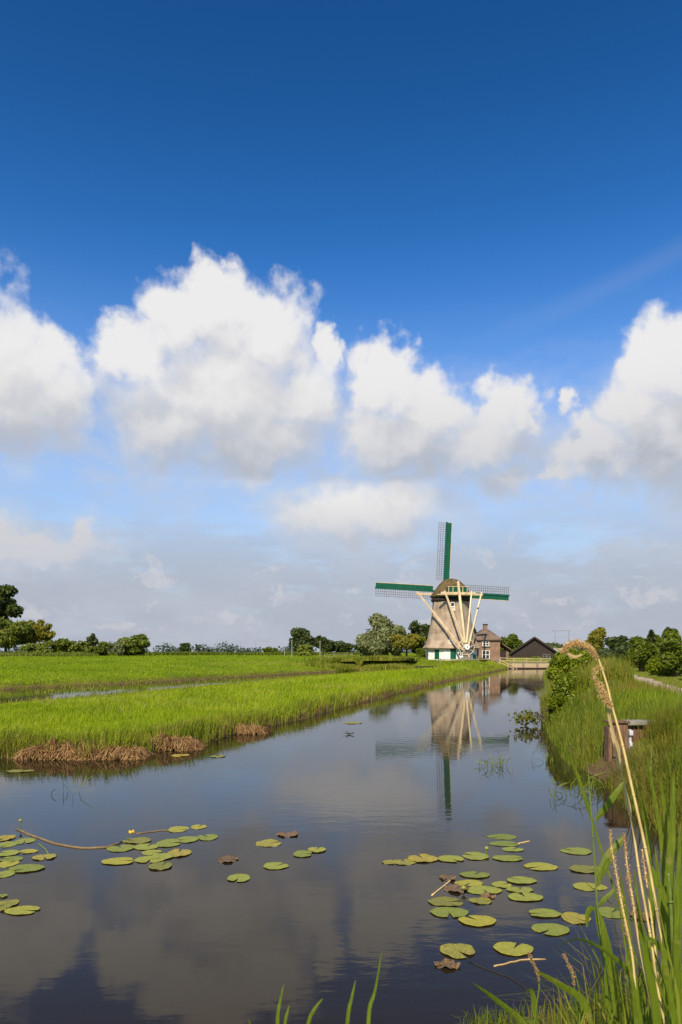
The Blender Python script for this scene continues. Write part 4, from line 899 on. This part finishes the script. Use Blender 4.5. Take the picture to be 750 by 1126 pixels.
stem('floating_root', [(150,917),(165,915),(178,913.5),(186,913)], .012, 'rhizome', 'thin brown stem behind the middle left cluster', 'root stem')
stem('floating_stalk', [(42,928),(48,932),(54,940)], .012, 'stem_green', 'short curved green stalk joining a pad near the left edge', 'stalk')
stem('floating_stem', [(374.5,986),(390,972),(404,962)], .012, 'straw', 'pale straw lying across the brown wilted leaves', 'straw') if False else None
stem('floating_straw', [(475,985),(487,975),(500,965)], .010, 'straw', 'pale straw lying across the brown wilted leaves of the central group', 'straw')
stem('floating_straw', [(570,928),(576,926.5),(583,925)], .010, 'straw', 'short straw floating right of the topmost pads', 'straw')
stem('floating_straw', [(543,1063),(556,1060),(572,1056),(600,1055)], .008, 'husk', 'reddish straw on the water behind the brown seed heads', 'straw')
stem('underwater_stalk', [(515,1058),(540,1068),(560,1075),(585,1092)], .005, 'twig', 'dark sunken stalk near the bottom right pads', 'stalk')
# ---------------------------------------------------------------- reeds close to the viewer
def at3(p, D): return Vector(at(p[0], p[1], D))
def cr(pts, k=5):
    """smooth curve through points"""
    P = [pts[0]]+list(pts)+[pts[-1]]; out = []
    for i in range(1, len(P)-2):
        for j in range(k):
            t = j/k; a, b, c, d = P[i-1], P[i], P[i+1], P[i+2]
            out.append(.5*((2*b)+(c-a)*t+(2*a-5*b+4*c-d)*t*t+(3*b-a-3*c+d)*t**3))
    out.append(P[-2]); return out
def root(P, D):
    """carry a stem from where it leaves the picture down to the soil"""
    a = P[-1]; d = (P[-1]-P[-2]).normalized(); z = zat(a.x, a.y); t = 0
    if a.z > z-.05 and d.z < -.1:
        e = a+d*((z-.08-a.z)/d.z); e.x = min(max(e.x, a.x-.5), a.x+.5); e.y = min(max(e.y, a.y-.5), a.y+.5); P = P+[a.lerp(e, .5), e]
    elif a.z > z-.05: P = P+[Vector((a.x, a.y, z-.05))]
    return P
def leaf_strip(mb, P, w, fold=.3, roll=0.0):
    n = len(P); vs = []; up0 = None
    for i, p in enumerate(P):
        t = (P[min(i+1, n-1)]-P[max(i-1, 0)]).normalized(); u = t.cross(Vector((0, 1, 0)))
        if u.length < .1: u = t.cross(Vector((1, 0, 0)))
        u.normalize(); nn = u.cross(t); c, s = math.cos(roll+.6*i/n), math.sin(roll+.6*i/n); u, nn = u*c+nn*s, nn*c-u*s
        f = i/(n-1); ww = w*min(1, .35+2.2*f)*(1-f**3)**.8/2+.0004
        vs += [p-u*ww+nn*ww*fold, p, p+u*ww+nn*ww*fold]
    fs = []
    for i in range(n-1):
        a = i*3; fs += [(a, a+1, a+4, a+3), (a+1, a+2, a+5, a+4)]
    mb.add(vs, fs)
def reed(label, D, stem_px=None, leaves_px=(), rs=.004, mat='stem_green', lmat='near_leaf', head=None, cat='reed', name='reed', group='reeds and grasses close to the viewer'):
    """stem drawn tip first; each leaf: (points base first, width)"""
    allp = stem_px or leaves_px[0][0][::-1]; P0_ = cr([at3(p, D) for p in allp]); P0_ = root(P0_, D); o = empty(name, P0_[-1], label=label, cat=cat, group=group); O = P0_[-1].copy()
    if stem_px:
        n = len(P0_); q = MB(); q.tube([p-O for p in P0_], [rs*(.45+.55*min(1, i/n*2)) for i in range(n)], 8)
        for i in range(6, n-2, 9):     # nodes
            q.tube([P0_[i]-O-(P0_[i+1]-P0_[i])*.12, P0_[i]-O+(P0_[i+1]-P0_[i])*.12], rs*1.12, 8)
        q.build('stem', M[mat], o, True)
    for pts, w in leaves_px:
        Lp = cr([at3(p, D+.02+.05*R.normal()*0) for p in pts])
        if not stem_px: Lp = root(Lp[::-1], D)[::-1]
        q = MB(); leaf_strip(q, [p-O for p in Lp], w*D/800, .25, R.uniform(-.5, .5)); q.build('leaf', M[lmat], o, True)
    if head: head(o, O)
    return o
def plume(D, pts, n, spread, ln, mat='husk', drop=.5, w=.004):
    def f(o, O):
        P = cr([at3(p, D) for p in pts], 8); k = R.integers(0, len(P), n); c = np.array([tuple(p-O) for p in P])[k]; fr = k/len(P)
        c += R.normal(0, spread, (n, 3))*(.4+np.sin(fr*3.14))[:, None]
        d = R.normal(0, 1, (n, 3)); d[:, 2] -= drop; d[:, 0] -= .4; d /= np.linalg.norm(d, axis=1)[:, None]; L_ = R.uniform(.5, 1.2, n)*ln
        s = np.cross(d, R.normal(0, 1, (n, 3))); s /= np.linalg.norm(s, axis=1)[:, None]
        V = np.stack([c, c+d*(L_*.5)[:, None]+s*w, c+d*L_[:, None], c+d*(L_*.5)[:, None]-s*w], 1).reshape(-1, 3)
        fast('seed_head', V, (np.arange(n)*4)[:, None]+np.arange(4)[None, :], M[mat], o)
    return f
def spikelets(D, pts, n, r, ln, mat='seed'): return plume(D, pts, n, r*.62, ln*.62, mat, -1.6, ln*.16)
D = 2.6
def big_head(o, O):
    plume(D, [(656,722),(650,714),(642,709),(633,707),(625,710),(620,716)], 2300, .0042, .014, w=.0010)(o, O)
    plume(D, [(662,752),(656,748),(653,740),(658,733),(664,735)], 420, .003, .012, w=.001)(o, O)
    plume(D, [(670,775),(664,763),(659,752)], 900, .004, .016, w=.0012)(o, O)
    q = MB(); leaf_strip(q, [p-O for p in cr([at3(p, D) for p in [(640,720),(632,722.5),(624,719),(614,714),(611,714)]])], .012); q.build('leaf', M['husk'], o, True)
reed('tall dry straw coloured reed with a drooping feathery head on the skyline', D, [(640,712),(648,712),(656,720),(662,736),(668,755),(674,780),(681,805),(687,830),(694,862),(701,893),(708,925),(715,960),(722,1000),(731,1050),(738,1090),(744,1126)], [([(669,760),(671,790),(678,815),(684,840)], 6)], .0048, 'straw', 'husk', big_head)
reed('second dry reed stem with a flaking sheath, left of the tall one', 2.7, [(676,812),(681,840),(688,868),(693,895),(698,925),(703,960),(710,1000),(717,1040),(722,1080),(731,1126)], [([(681,845),(679,825),(674,810),(670,800)], 6), ([(694,900),(690,880),(685,862)], 5)], .0044, 'straw', 'husk')
reed('third thin dry stem between the two taller dry reeds', 2.8, [(706,934),(709,955),(713,985),(717,1015),(722,1060),(726,1126)], (), .004, 'straw', 'husk', spikelets(2.8, [(706,936),(709,955),(712,975)], 160, .004, .015))
reed('dry seed stem with pinkish knotty spikes, leftmost of the pair', 2.4, [(671,914),(672,930),(676,950),(682,985),(688,1015),(695,1050),(699,1090),(702,1126)], (), .0035, 'straw', 'husk', spikelets(2.4, [(671,914),(673,935),(679,965),(684,995),(690,1030)], 420, .0035, .013), 'grass', 'seed_grass')
reed('dry seed stem with pinkish knotty spikes, right one of the pair', 2.45, [(686,916),(688,935),(690,955),(695,985),(700,1020),(705,1050),(712,1085),(720,1126)], (), .0035, 'straw', 'husk', spikelets(2.45, [(686,918),(689,945),(693,975),(698,1005)], 520, .0035, .013), 'grass', 'seed_grass')
reed('curved brown seed head low at the bottom, left one', 2.9, [(581,1048),(586,1060),(591,1072),(593,1085),(590,1105),(588,1126)], [([(589,1126),(588,1105),(583,1088),(578,1098)], 6)], .0025, 'stem_green', 'weed_leaf', spikelets(2.9, [(581,1048),(586,1059),(591,1070),(593,1078)], 420, .0035, .014), 'grass', 'seed_grass')
reed('curved brown seed head low at the bottom, right one', 2.9, [(620,1050),(625,1062),(630,1078),(633,1095),(637,1110),(637,1126)], (), .0025, 'stem_green', 'weed_leaf', spikelets(2.9, [(620,1050),(625,1060),(630,1072),(631,1084)], 380, .003, .013), 'grass', 'seed_grass')
reed('slender green reed standing clear over the lily pads', 3.0, [(646,838),(648,862),(650,890),(652,920),(654,950),(656,985),(657,1000),(661,1030),(668,1075),(674,1126)],
     [([(657,997),(664,990),(672,982),(676,976)], 5), ([(655,965),(668,940),(680,925),(687,918)], 6), ([(657,975),(665,955),(676,935),(688,922)], 7), ([(655,902),(665,890),(678,872),(687,858)], 8), ([(654,1000),(649,1000),(646,1010),(646,1020)], 7)], .0042, 'stem_green')
reed('wide green blade rising below the slender reed', 3.0, None, [([(677,1126),(674,1080),(668,1050),(660,1015),(655,998)], 14)])
reed('green blade pointing up left across the water above the pads', 3.6, None, [([(652,905),(644,880),(634,850),(626,835),(617,818)], 4)])
reed('arching yellow green blade bent over toward the water', 2.6, None, [([(705,1126),(700,1090),(690,1068),(665,1046),(640,1034),(622,1036),(612,1048)], 7)])
reed('long bright blade crossing the bottom edge beside the seed heads', 2.4, None, [([(590,1160),(575,1126),(550,1104),(532,1090),(519,1081)], 9)])
reed('thin green blade behind the left brown seed head', 2.8, None, [([(650,1126),(640,1100),(615,1083),(598,1073),(590,1068)], 9)])
for i, (tip, base, w, lb, D_, mt) in enumerate([
  ((726,852),(741,1010),11,'pale green upright blade below the timber post',2.9,'near_leaf'),
  ((741,846),(735,985),15,'widest green blade at the right edge',2.7,'near_leaf'),
  ((711,830),(728,930),7,'narrow green blade rising left of the widest one',2.9,'near_leaf'),
  ((705,868),(716,960),9,'dim green blade directly behind the tall dry stem',3.1,'near_leaf'),
  ((748,905),(745,1060),13,'green blade cut by the right edge of the picture',2.6,'near_leaf'),
  ((720,930),(733,1080),11,'green blade between the dry stem and the widest blade',2.8,'near_leaf'),
  ((681,955),(700,1110),12,'bright blade between the two knotty seed stems',2.5,'near_leaf'),
  ((703,1022),(722,1110),13,'yellow green short blade by the third dry stem',2.4,'weed_leaf'),
  ((697,956),(716,1070),9,'dark green blade leaning behind the seed stems',2.9,'near_leaf'),
  ((744,985),(750,1110),10,'shadowy blade at the lower right edge',2.8,'near_leaf'),
  ((688,1045),(708,1150),10,'blade low between the seed stems and dry reeds',2.3,'near_leaf'),
  ((665,1062),(672,1130),8,'dark blade under the slender green reed',2.9,'near_leaf'),
  ((738,1060),(730,1150),9,'blade at the bottom right corner',2.4,'near_leaf'),
  ((728,1030),(745,1140),12,'broad blade low at the right edge',2.3,'near_leaf')]):
    mid = ((tip[0]*.55+base[0]*.45)+R.uniform(-2, 3), (tip[1]+base[1])/2); low = (base[0]+3, base[1]+60)
    reed(lb, D_, None, [([low, base, mid, tip], w*.68)], lmat=mt)
reed('stout green reed culm at the right edge', 2.65, [(735,960),(737,985),(739,1020),(741,1050),(742,1085),(744,1126)], [([(738,1010),(730,985),(722,968),(715,950)], 8), ([(739,1030),(748,1000),(756,970)], 8), ([(741,1060),(725,1040),(712,1030)], 7)], .009, 'stem_green')
# loose blades at the bottom edge
for i, (pts, w, lb) in enumerate([
  ([(404,1150),(406,1110),(412,1090),(420,1045)], 4.5, 'tall blade in front of the water right of bottom centre'),
  ([(380,1150),(383,1115),(386,1100),(391,1078)], 4, 'short blade left of the tall one at bottom centre'),
  ([(305,1150),(305,1120),(308,1100),(312,1082)], 4, 'left blade of the group at the bottom edge'),
  ([(312,1150),(313,1125),(316,1112),(318,1105)], 4, 'tiny blade between two taller ones at the bottom edge'),
  ([(335,1150),(340,1122),(347,1108),(355,1098)], 4, 'right leaning blade of the group at the bottom edge'),
  ([(275,1150),(275,1130),(274,1124),(272,1120)], 3, 'barely visible blade tip at the bottom left edge')]):
    reed(lb, 1.9, None, [(pts, w)])
tw = MB(); x, y, _ = W0(384, 808); g = np.random.default_rng(8)
for k in range(6): a = g.uniform(0, 6.28); tw.tube([(x, y, .02), (x+math.cos(a)*.25, y+math.sin(a)*.2, .03+g.uniform(0, .1))], [.02, .006], 5)
tag(tw.build('floating_twig', M['twig']), 'dark twig floating on open water off the green strip', 'twig')
def waterplant(px, py, s, label, mat='reed_leaf', n=14):
    x, y, _ = W0(px, py); xs = R.normal(0, s, n)+x; ys_ = R.normal(0, s*1.3, n)+y
    o = empty('water_plant', (x, y, 0), label=label, cat='water plant')
    for a, b in zip(xs-x, ys_-y):
        h = R.uniform(.08, .3); l = R.normal(0, .12, 2); q = MB(); leaf_strip(q, cr([Vector((a, b, -.03)), Vector((a+l[0]*.3, b+l[1]*.3, h*.6)), Vector((a+l[0]*1.3, b+l[1], h)), Vector((a+l[0]*1.8, b+l[1]*1.3, h*R.uniform(.9, 1.2)))], 2), .014, .2, R.uniform(0, 3)); q.build('shoot', M[mat], o)
waterplant(546, 842, .24, 'low green water plant alone on the right half of the open water', n=34)
waterplant(607, 838, .2, 'sparse shoots in the water before the bank bush', n=12)
waterplant(72, 872, .12, 'few dark reed shoots standing in the water off the far left bank', n=6)
waterplant(628, 875, .3, 'loose green shoots in the water left of the timber post', n=26)
waterplant(655, 868, .35, 'thicker green shoots in the water by the foot of the timber post', n=60)

# undergrowth in the bottom right corner
n = 220; x = R.uniform(.62, 1.6, n)+R.uniform(0, .5, n); y = R.uniform(2.3, 4.2, n); z0_ = height(x, y)
k = (x/y > .30); x, y, z0_ = x[k], y[k], z0_[k]; hh = R.uniform(.35, 1.0, len(x))*np.clip((x/y-.27)*7, .15, 1)
tag(blades('corner_reeds', x, y, hh, R.uniform(.007, .017, len(x)), .45, M['reed_leaf'], wind=(-.08, 0)), 'tangle of green reed blades filling the bottom right corner', 'reeds', kind='stuff')
n = 240; x = R.uniform(.6, 1.6, n); y = R.uniform(2.6, 4.2, n); k = (x/y > .26); x, y = x[k], y[k]
tag(blades('corner_dead_grass', x, y, R.uniform(.2, .8, len(x))*np.clip((x/y-.22)*6, .15, 1), R.uniform(.004, .009, len(x)), .9, M['rank_grass'], wind=(-.1, 0)), 'yellowed and broken grass between the corner reeds', 'dead grass', kind='stuff')
# leafy weed near the seed heads
wd = empty('leafy_weed', (1.05, 3.9, .4), label='sprawling yellow green weed under the brown seed heads at the bottom', cat='weed')
P, F = leaves([(-.06, 0, .45, .14, .12, .2), (.1, 0, .32, .16, .14, .18), (.26, .02, .42, .12, .12, .16), (-.2, 0, .25, .12, .1, .12)], 240, .05, shell=.15, elong=2.2); P[:, 2] = np.maximum(P[:, 2], 0)
fast('leaves', P, F, M['weed_leaf'], wd)
q = MB(); g = np.random.default_rng(12)
for i in range(16):
    a = (g.uniform(-.1, .2), g.uniform(-.05, .05), -.3); b = (g.uniform(-.25, .35), g.uniform(-.1, .1), g.uniform(.3, .6)); q.tube([a, ((a[0]+b[0])/2+.04, 0, .15), b], [.004, .003, .0015], 5)
q.build('stalks', M['stem_green'], wd)
# ---------------------------------------------------------------- sky with clouds, sun, camera
sc = bpy.context.scene
W_ = bpy.data.worlds.new('World'); sc.world = W_; W_.use_nodes = True
nt = W_.node_tree; bg = nt.nodes['Background']; L = nt.links
BG = .080
bg.inputs[1].default_value = BG
def wn(t, **k):
    n = nt.nodes.new(t)
    for a, v in k.items(): setattr(n, a, v)
    return n
def M1(tree, op, a, b=None, c=None, clamp=False):
    n = tree.nodes.new('ShaderNodeMath'); n.operation = op; n.use_clamp = clamp
    for i, v in enumerate((a, b, c)):
        if v is None: continue
        if isinstance(v, (int, float)): n.inputs[i].default_value = v
        else: tree.links.new(v, n.inputs[i])
    return n.outputs[0]
def VM(tree, op, a, b=None):
    n = tree.nodes.new('ShaderNodeVectorMath'); n.operation = op
    for i, v in enumerate((a, b)):
        if v is None: continue
        if isinstance(v, tuple): n.inputs[i].default_value = v
        else: tree.links.new(v, n.inputs[i])
    return n.outputs[1] if op == 'LENGTH' else n.outputs[0]
def SS(tree, x, lo, hi, a=0.0, b=1.0):
    n = tree.nodes.new('ShaderNodeMapRange'); n.interpolation_type = 'SMOOTHSTEP'
    tree.links.new(x, n.inputs[0])
    for i, v in zip((1, 2, 3, 4), (lo, hi, a, b)): n.inputs[i].default_value = v
    return n.outputs[0]
sky = wn('ShaderNodeTexSky', sky_type='NISHITA', sun_disc=False); sky.sun_elevation = SUN_EL; sky.sun_rotation = SUN_AZ
sky.air_density = 1.0; sky.dust_density = .4; sky.ozone_density = 2.2; sky.altitude = 0
# clouds live in bearing / elevation (radians)
CL = [  # px x, px y, half width, half height of each billow in the photograph's sky
 (232,308,30,30),(240,335,46,40),(285,365,58,52),(195,350,45,42),(155,385,46,36),(128,392,26,26),(245,430,112,78),(330,425,42,48),(190,462,62,44),(290,480,70,44),(362,385,14,24),
 (2,378,50,46),(48,405,38,40),(5,430,80,58),(-60,360,80,90),(60,440,40,40),(-140,420,90,70),
 (425,422,38,40),(470,448,52,40),(556,452,30,34),(440,478,74,44),(520,482,52,34),(578,465,8,14),
 (735,402,50,48),(700,452,46,40),(745,480,90,62),(665,500,60,36),(800,440,80,80),(900,470,90,70),(645,475,20,24),(622,440,10,14),(560,518,34,14),(610,520,16,8),
 (398,562,86,32),(440,548,46,26),(345,565,40,24),(40,596,66,16),(98,582,10,16),(-30,590,60,22)]
def azel(px, py):
    v = Vector((px-375, 800, 717-py)).normalized(); return math.atan2(v.x, v.y), math.asin(v.z)
grp = bpy.data.node_groups.new('cloud_field', 'ShaderNodeTree')
grp.interface.new_socket('P', in_out='INPUT', socket_type='NodeSocketVector'); grp.interface.new_socket('F', in_out='OUTPUT', socket_type='NodeSocketFloat')
gi = grp.nodes.new('NodeGroupInput'); go = grp.nodes.new('NodeGroupOutput')
acc = None
for px, py, rx, ry in CL:
    a, e = azel(px, py); k = math.cos(math.atan((px-375)/800))
    rx_, ry_ = rx/800*k*k*1.12, ry/800*k*math.cos(e)**2*1.12
    d = VM(grp, 'LENGTH', VM(grp, 'DIVIDE', VM(grp, 'SUBTRACT', gi.outputs[0], (a, e, 0)), (rx_, ry_, 1)))
    f = M1(grp, 'MULTIPLY', M1(grp, 'SUBTRACT', 1.0, d), min(1.0, .45+ry/80))
    acc = f if acc is None else M1(grp, 'SMOOTH_MAX', acc, f, .10)
grp.links.new(acc, go.inputs[0])
tc = wn('ShaderNodeTexCoord'); dirn = tc.outputs['Generated']; sx = wn('ShaderNodeSeparateXYZ'); L.new(dirn, sx.inputs[0])
az = M1(nt, 'ARCTAN2', sx.outputs[0], sx.outputs[1]); el = M1(nt, 'ARCSINE', sx.outputs[2])
cb = wn('ShaderNodeCombineXYZ'); L.new(az, cb.inputs[0]); L.new(el, cb.inputs[1]); P0 = cb.outputs[0]
def nz(vec, scale, detail=6, rough=.55, color=False, lac=2.0):
    n = wn('ShaderNodeTexNoise'); L.new(vec, n.inputs['Vector']); n.inputs['Scale'].default_value = scale; n.inputs['Detail'].default_value = detail
    n.inputs['Roughness'].default_value = rough; n.inputs['Lacunarity'].default_value = lac
    return n.outputs[1 if color else 0]
def scl(v, s):
    n = wn('ShaderNodeVectorMath'); n.operation = 'SCALE'; L.new(v, n.inputs[0]); n.inputs['Scale'].default_value = s; return n.outputs[0]
wv = VM(nt, 'SUBTRACT', nz(P0, 9, 4, .6, True), (.5, .5, .5)); wv2 = VM(nt, 'SUBTRACT', nz(P0, 34, 4, .6, True), (.5, .5, .5))
P1 = VM(nt, 'ADD', P0, VM(nt, 'ADD', scl(wv, .10), scl(wv2, .035)))
def field(p):
    g = wn('ShaderNodeGroup'); g.node_tree = grp; L.new(p, g.inputs[0]); return g.outputs[0]
F0 = field(P1); F1 = field(VM(nt, 'ADD', P1, (-.015, .055, 0)))
fb = nz(P0, 20, 8, .53); fbo = nz(VM(nt, 'ADD', P0, (-.006, .012, 0)), 20, 8, .53)
dens_in = M1(nt, 'ADD', F0, M1(nt, 'MULTIPLY', M1(nt, 'SUBTRACT', fb, .5), 1.15))
edge = SS(nt, F1, -.35, .30)                      # 0 at the lit top, 1 towards the flat base
sharp = SS(nt, dens_in, -.20, .30); soft = SS(nt, dens_in, -.42, .62)
mxd = wn('ShaderNodeMix'); L.new(edge, mxd.inputs[0]); L.new(sharp, mxd.inputs[2]); L.new(soft, mxd.inputs[3]); dens = mxd.outputs[0]
rel = M1(nt, 'MULTIPLY', M1(nt, 'SUBTRACT', fb, fbo), 1.25)
low = SS(nt, el, math.radians(13), math.radians(4))
r_ = math.radians
vu = SS(nt, el, r_(21.5), r_(13.2)); vl = SS(nt, el, r_(12.6), r_(8.6)); sel = M1(nt, 'MAXIMUM', SS(nt, el, r_(12.7), r_(13.6)), SS(nt, az, r_(6.5), r_(8.5)))
vv_ = M1(nt, 'ADD', M1(nt, 'MULTIPLY', vu, sel), M1(nt, 'MULTIPLY', vl, M1(nt, 'SUBTRACT', 1.0, sel)))
inn = SS(nt, F0, .02, .4)
fs_ = SS(nt, M1(nt, 'SUBTRACT', M1(nt, 'ADD', M1(nt, 'MULTIPLY', M1(nt, 'SUBTRACT', F1, F0), .6), M1(nt, 'MULTIPLY', F1, .30)), rel), -.42, .60)
sh = M1(nt, 'ADD', M1(nt, 'MULTIPLY', fs_, .48), M1(nt, 'MULTIPLY', vv_, .56))
def CR(x, cols, pos):
    r = ramp(nt, x, cols, pos); return r.outputs[0]
ccol = CR(sh, [(8.7,8.6,8.6),(7.6,7.55,7.65),(6.0,6.15,6.6),(4.7,5.0,5.6)], [0,.35,.72,1])
# paler air towards the horizon, a hint of deeper blue overhead
veil = SS(nt, el, math.radians(31), math.radians(0)); veil = M1(nt, 'POWER', veil, 1.2)
hsv = wn('ShaderNodeHueSaturation'); L.new(sky.outputs[0], hsv.inputs['Color']); hsv.inputs['Saturation'].default_value = 1.40; hsv.inputs['Hue'].default_value = .509
L.new(SS(nt, el, math.radians(12), math.radians(44), 2.1, 1.12), hsv.inputs['Value'])
def mx(f, a, b):
    return mixc(nt, f, a, b)
skyc = mx(M1(nt, 'MULTIPLY', veil, .85), hsv.outputs[0], (4.7,5.5,6.9))
# broken low cloud and lilac murk near the horizon
mpv = VM(nt, 'MULTIPLY', P0, (1.0, 3.2, 1.0)); lown = nz(mpv, 8, 7, .6); lowm = SS(nt, el, math.radians(14), math.radians(5))
lowd = M1(nt, 'MULTIPLY', SS(nt, M1(nt, 'ADD', lown, M1(nt, 'MULTIPLY', lowm, .16)), .44, .66), lowm)
haz = SS(nt, el, math.radians(11), math.radians(1))
skyc = mx(M1(nt, 'MULTIPLY', haz, .85), skyc, (4.4,4.8,5.8))
skyc = mx(M1(nt, 'MULTIPLY', lowd, .7), skyc, (4.3,4.6,5.4))
pn = nz(VM(nt, 'MULTIPLY', P1, (1.0, 2.0, 1.0)), 17, 6, .58); pm = M1(nt, 'MULTIPLY', SS(nt, pn, .54, .68), M1(nt, 'MULTIPLY', SS(nt, el, math.radians(11), math.radians(6)), SS(nt, el, math.radians(.6), math.radians(2.4))))
skyc = mx(M1(nt, 'MULTIPLY', pm, .5), skyc, (7.0,6.8,7.0))
halo = M1(nt, 'MULTIPLY', SS(nt, M1(nt, 'ADD', F0, M1(nt, 'MULTIPLY', M1(nt, 'SUBTRACT', fb, .5), 1.2)), -.7, .1), SS(nt, el, math.radians(23), math.radians(16)))
skyc = mx(M1(nt, 'MULTIPLY', halo, .36), skyc, (6.2,6.6,7.3))
# thin high streak and mid-level wisps
wisp = M1(nt, 'MULTIPLY', SS(nt, nz(VM(nt, 'MULTIPLY', P0, (1, 2.4, 1)), 5, 8, .65), .42, .70), SS(nt, el, math.radians(26), math.radians(13)))
skyc = mx(M1(nt, 'MULTIPLY', wisp, .55), skyc, (5.6,5.9,6.7))
a1, e1 = azel(480, 395); a2, e2 = azel(720, 290); sl = (e2-e1)/(a2-a1)
dl = M1(nt, 'SUBTRACT', el, M1(nt, 'ADD', M1(nt, 'MULTIPLY', az, sl), e1-sl*a1))
stk = M1(nt, 'MULTIPLY', SS(nt, M1(nt, 'ABSOLUTE', dl), .022, 0.0), SS(nt, az, a1-.02, a1+.25))
skyc = mx(M1(nt, 'MULTIPLY', stk, .07), skyc, (5.6,6.0,6.8))
ccol = mx(M1(nt, 'MULTIPLY', low, .55), ccol, (5.4,5.6,6.4))
L.new(mx(M1(nt, 'MULTIPLY', dens, .985), skyc, ccol), bg.inputs[0])

sun = bpy.data.lights.new('sun', 'SUN'); sun.energy = 5.0; sun.angle = math.radians(.55); sun.color = (1, .89, .70)
so = bpy.data.objects.new('sun', sun); COL.objects.link(so); so.rotation_euler = SD.to_track_quat('Z', 'Y').to_euler()
cam = bpy.data.cameras.new('camera'); co = bpy.data.objects.new('camera', cam); COL.objects.link(co)
co.location = (0, 0, EYE); co.rotation_euler = (math.pi/2, 0, 0); cam.sensor_fit = 'VERTICAL'; cam.sensor_height = 36; cam.lens = 800/1126*36
cam.shift_y = 154/1126; cam.dof.use_dof = True; cam.dof.focus_distance = 22; cam.dof.aperture_fstop = 6.3; cam.clip_start = .05; cam.clip_end = 9000; sc.camera = co
vs = sc.view_settings; vs.view_transform = 'Standard'; vs.look = 'None'; vs.exposure = .3; vs.gamma = 1
sc.render.engine = 'CYCLES'
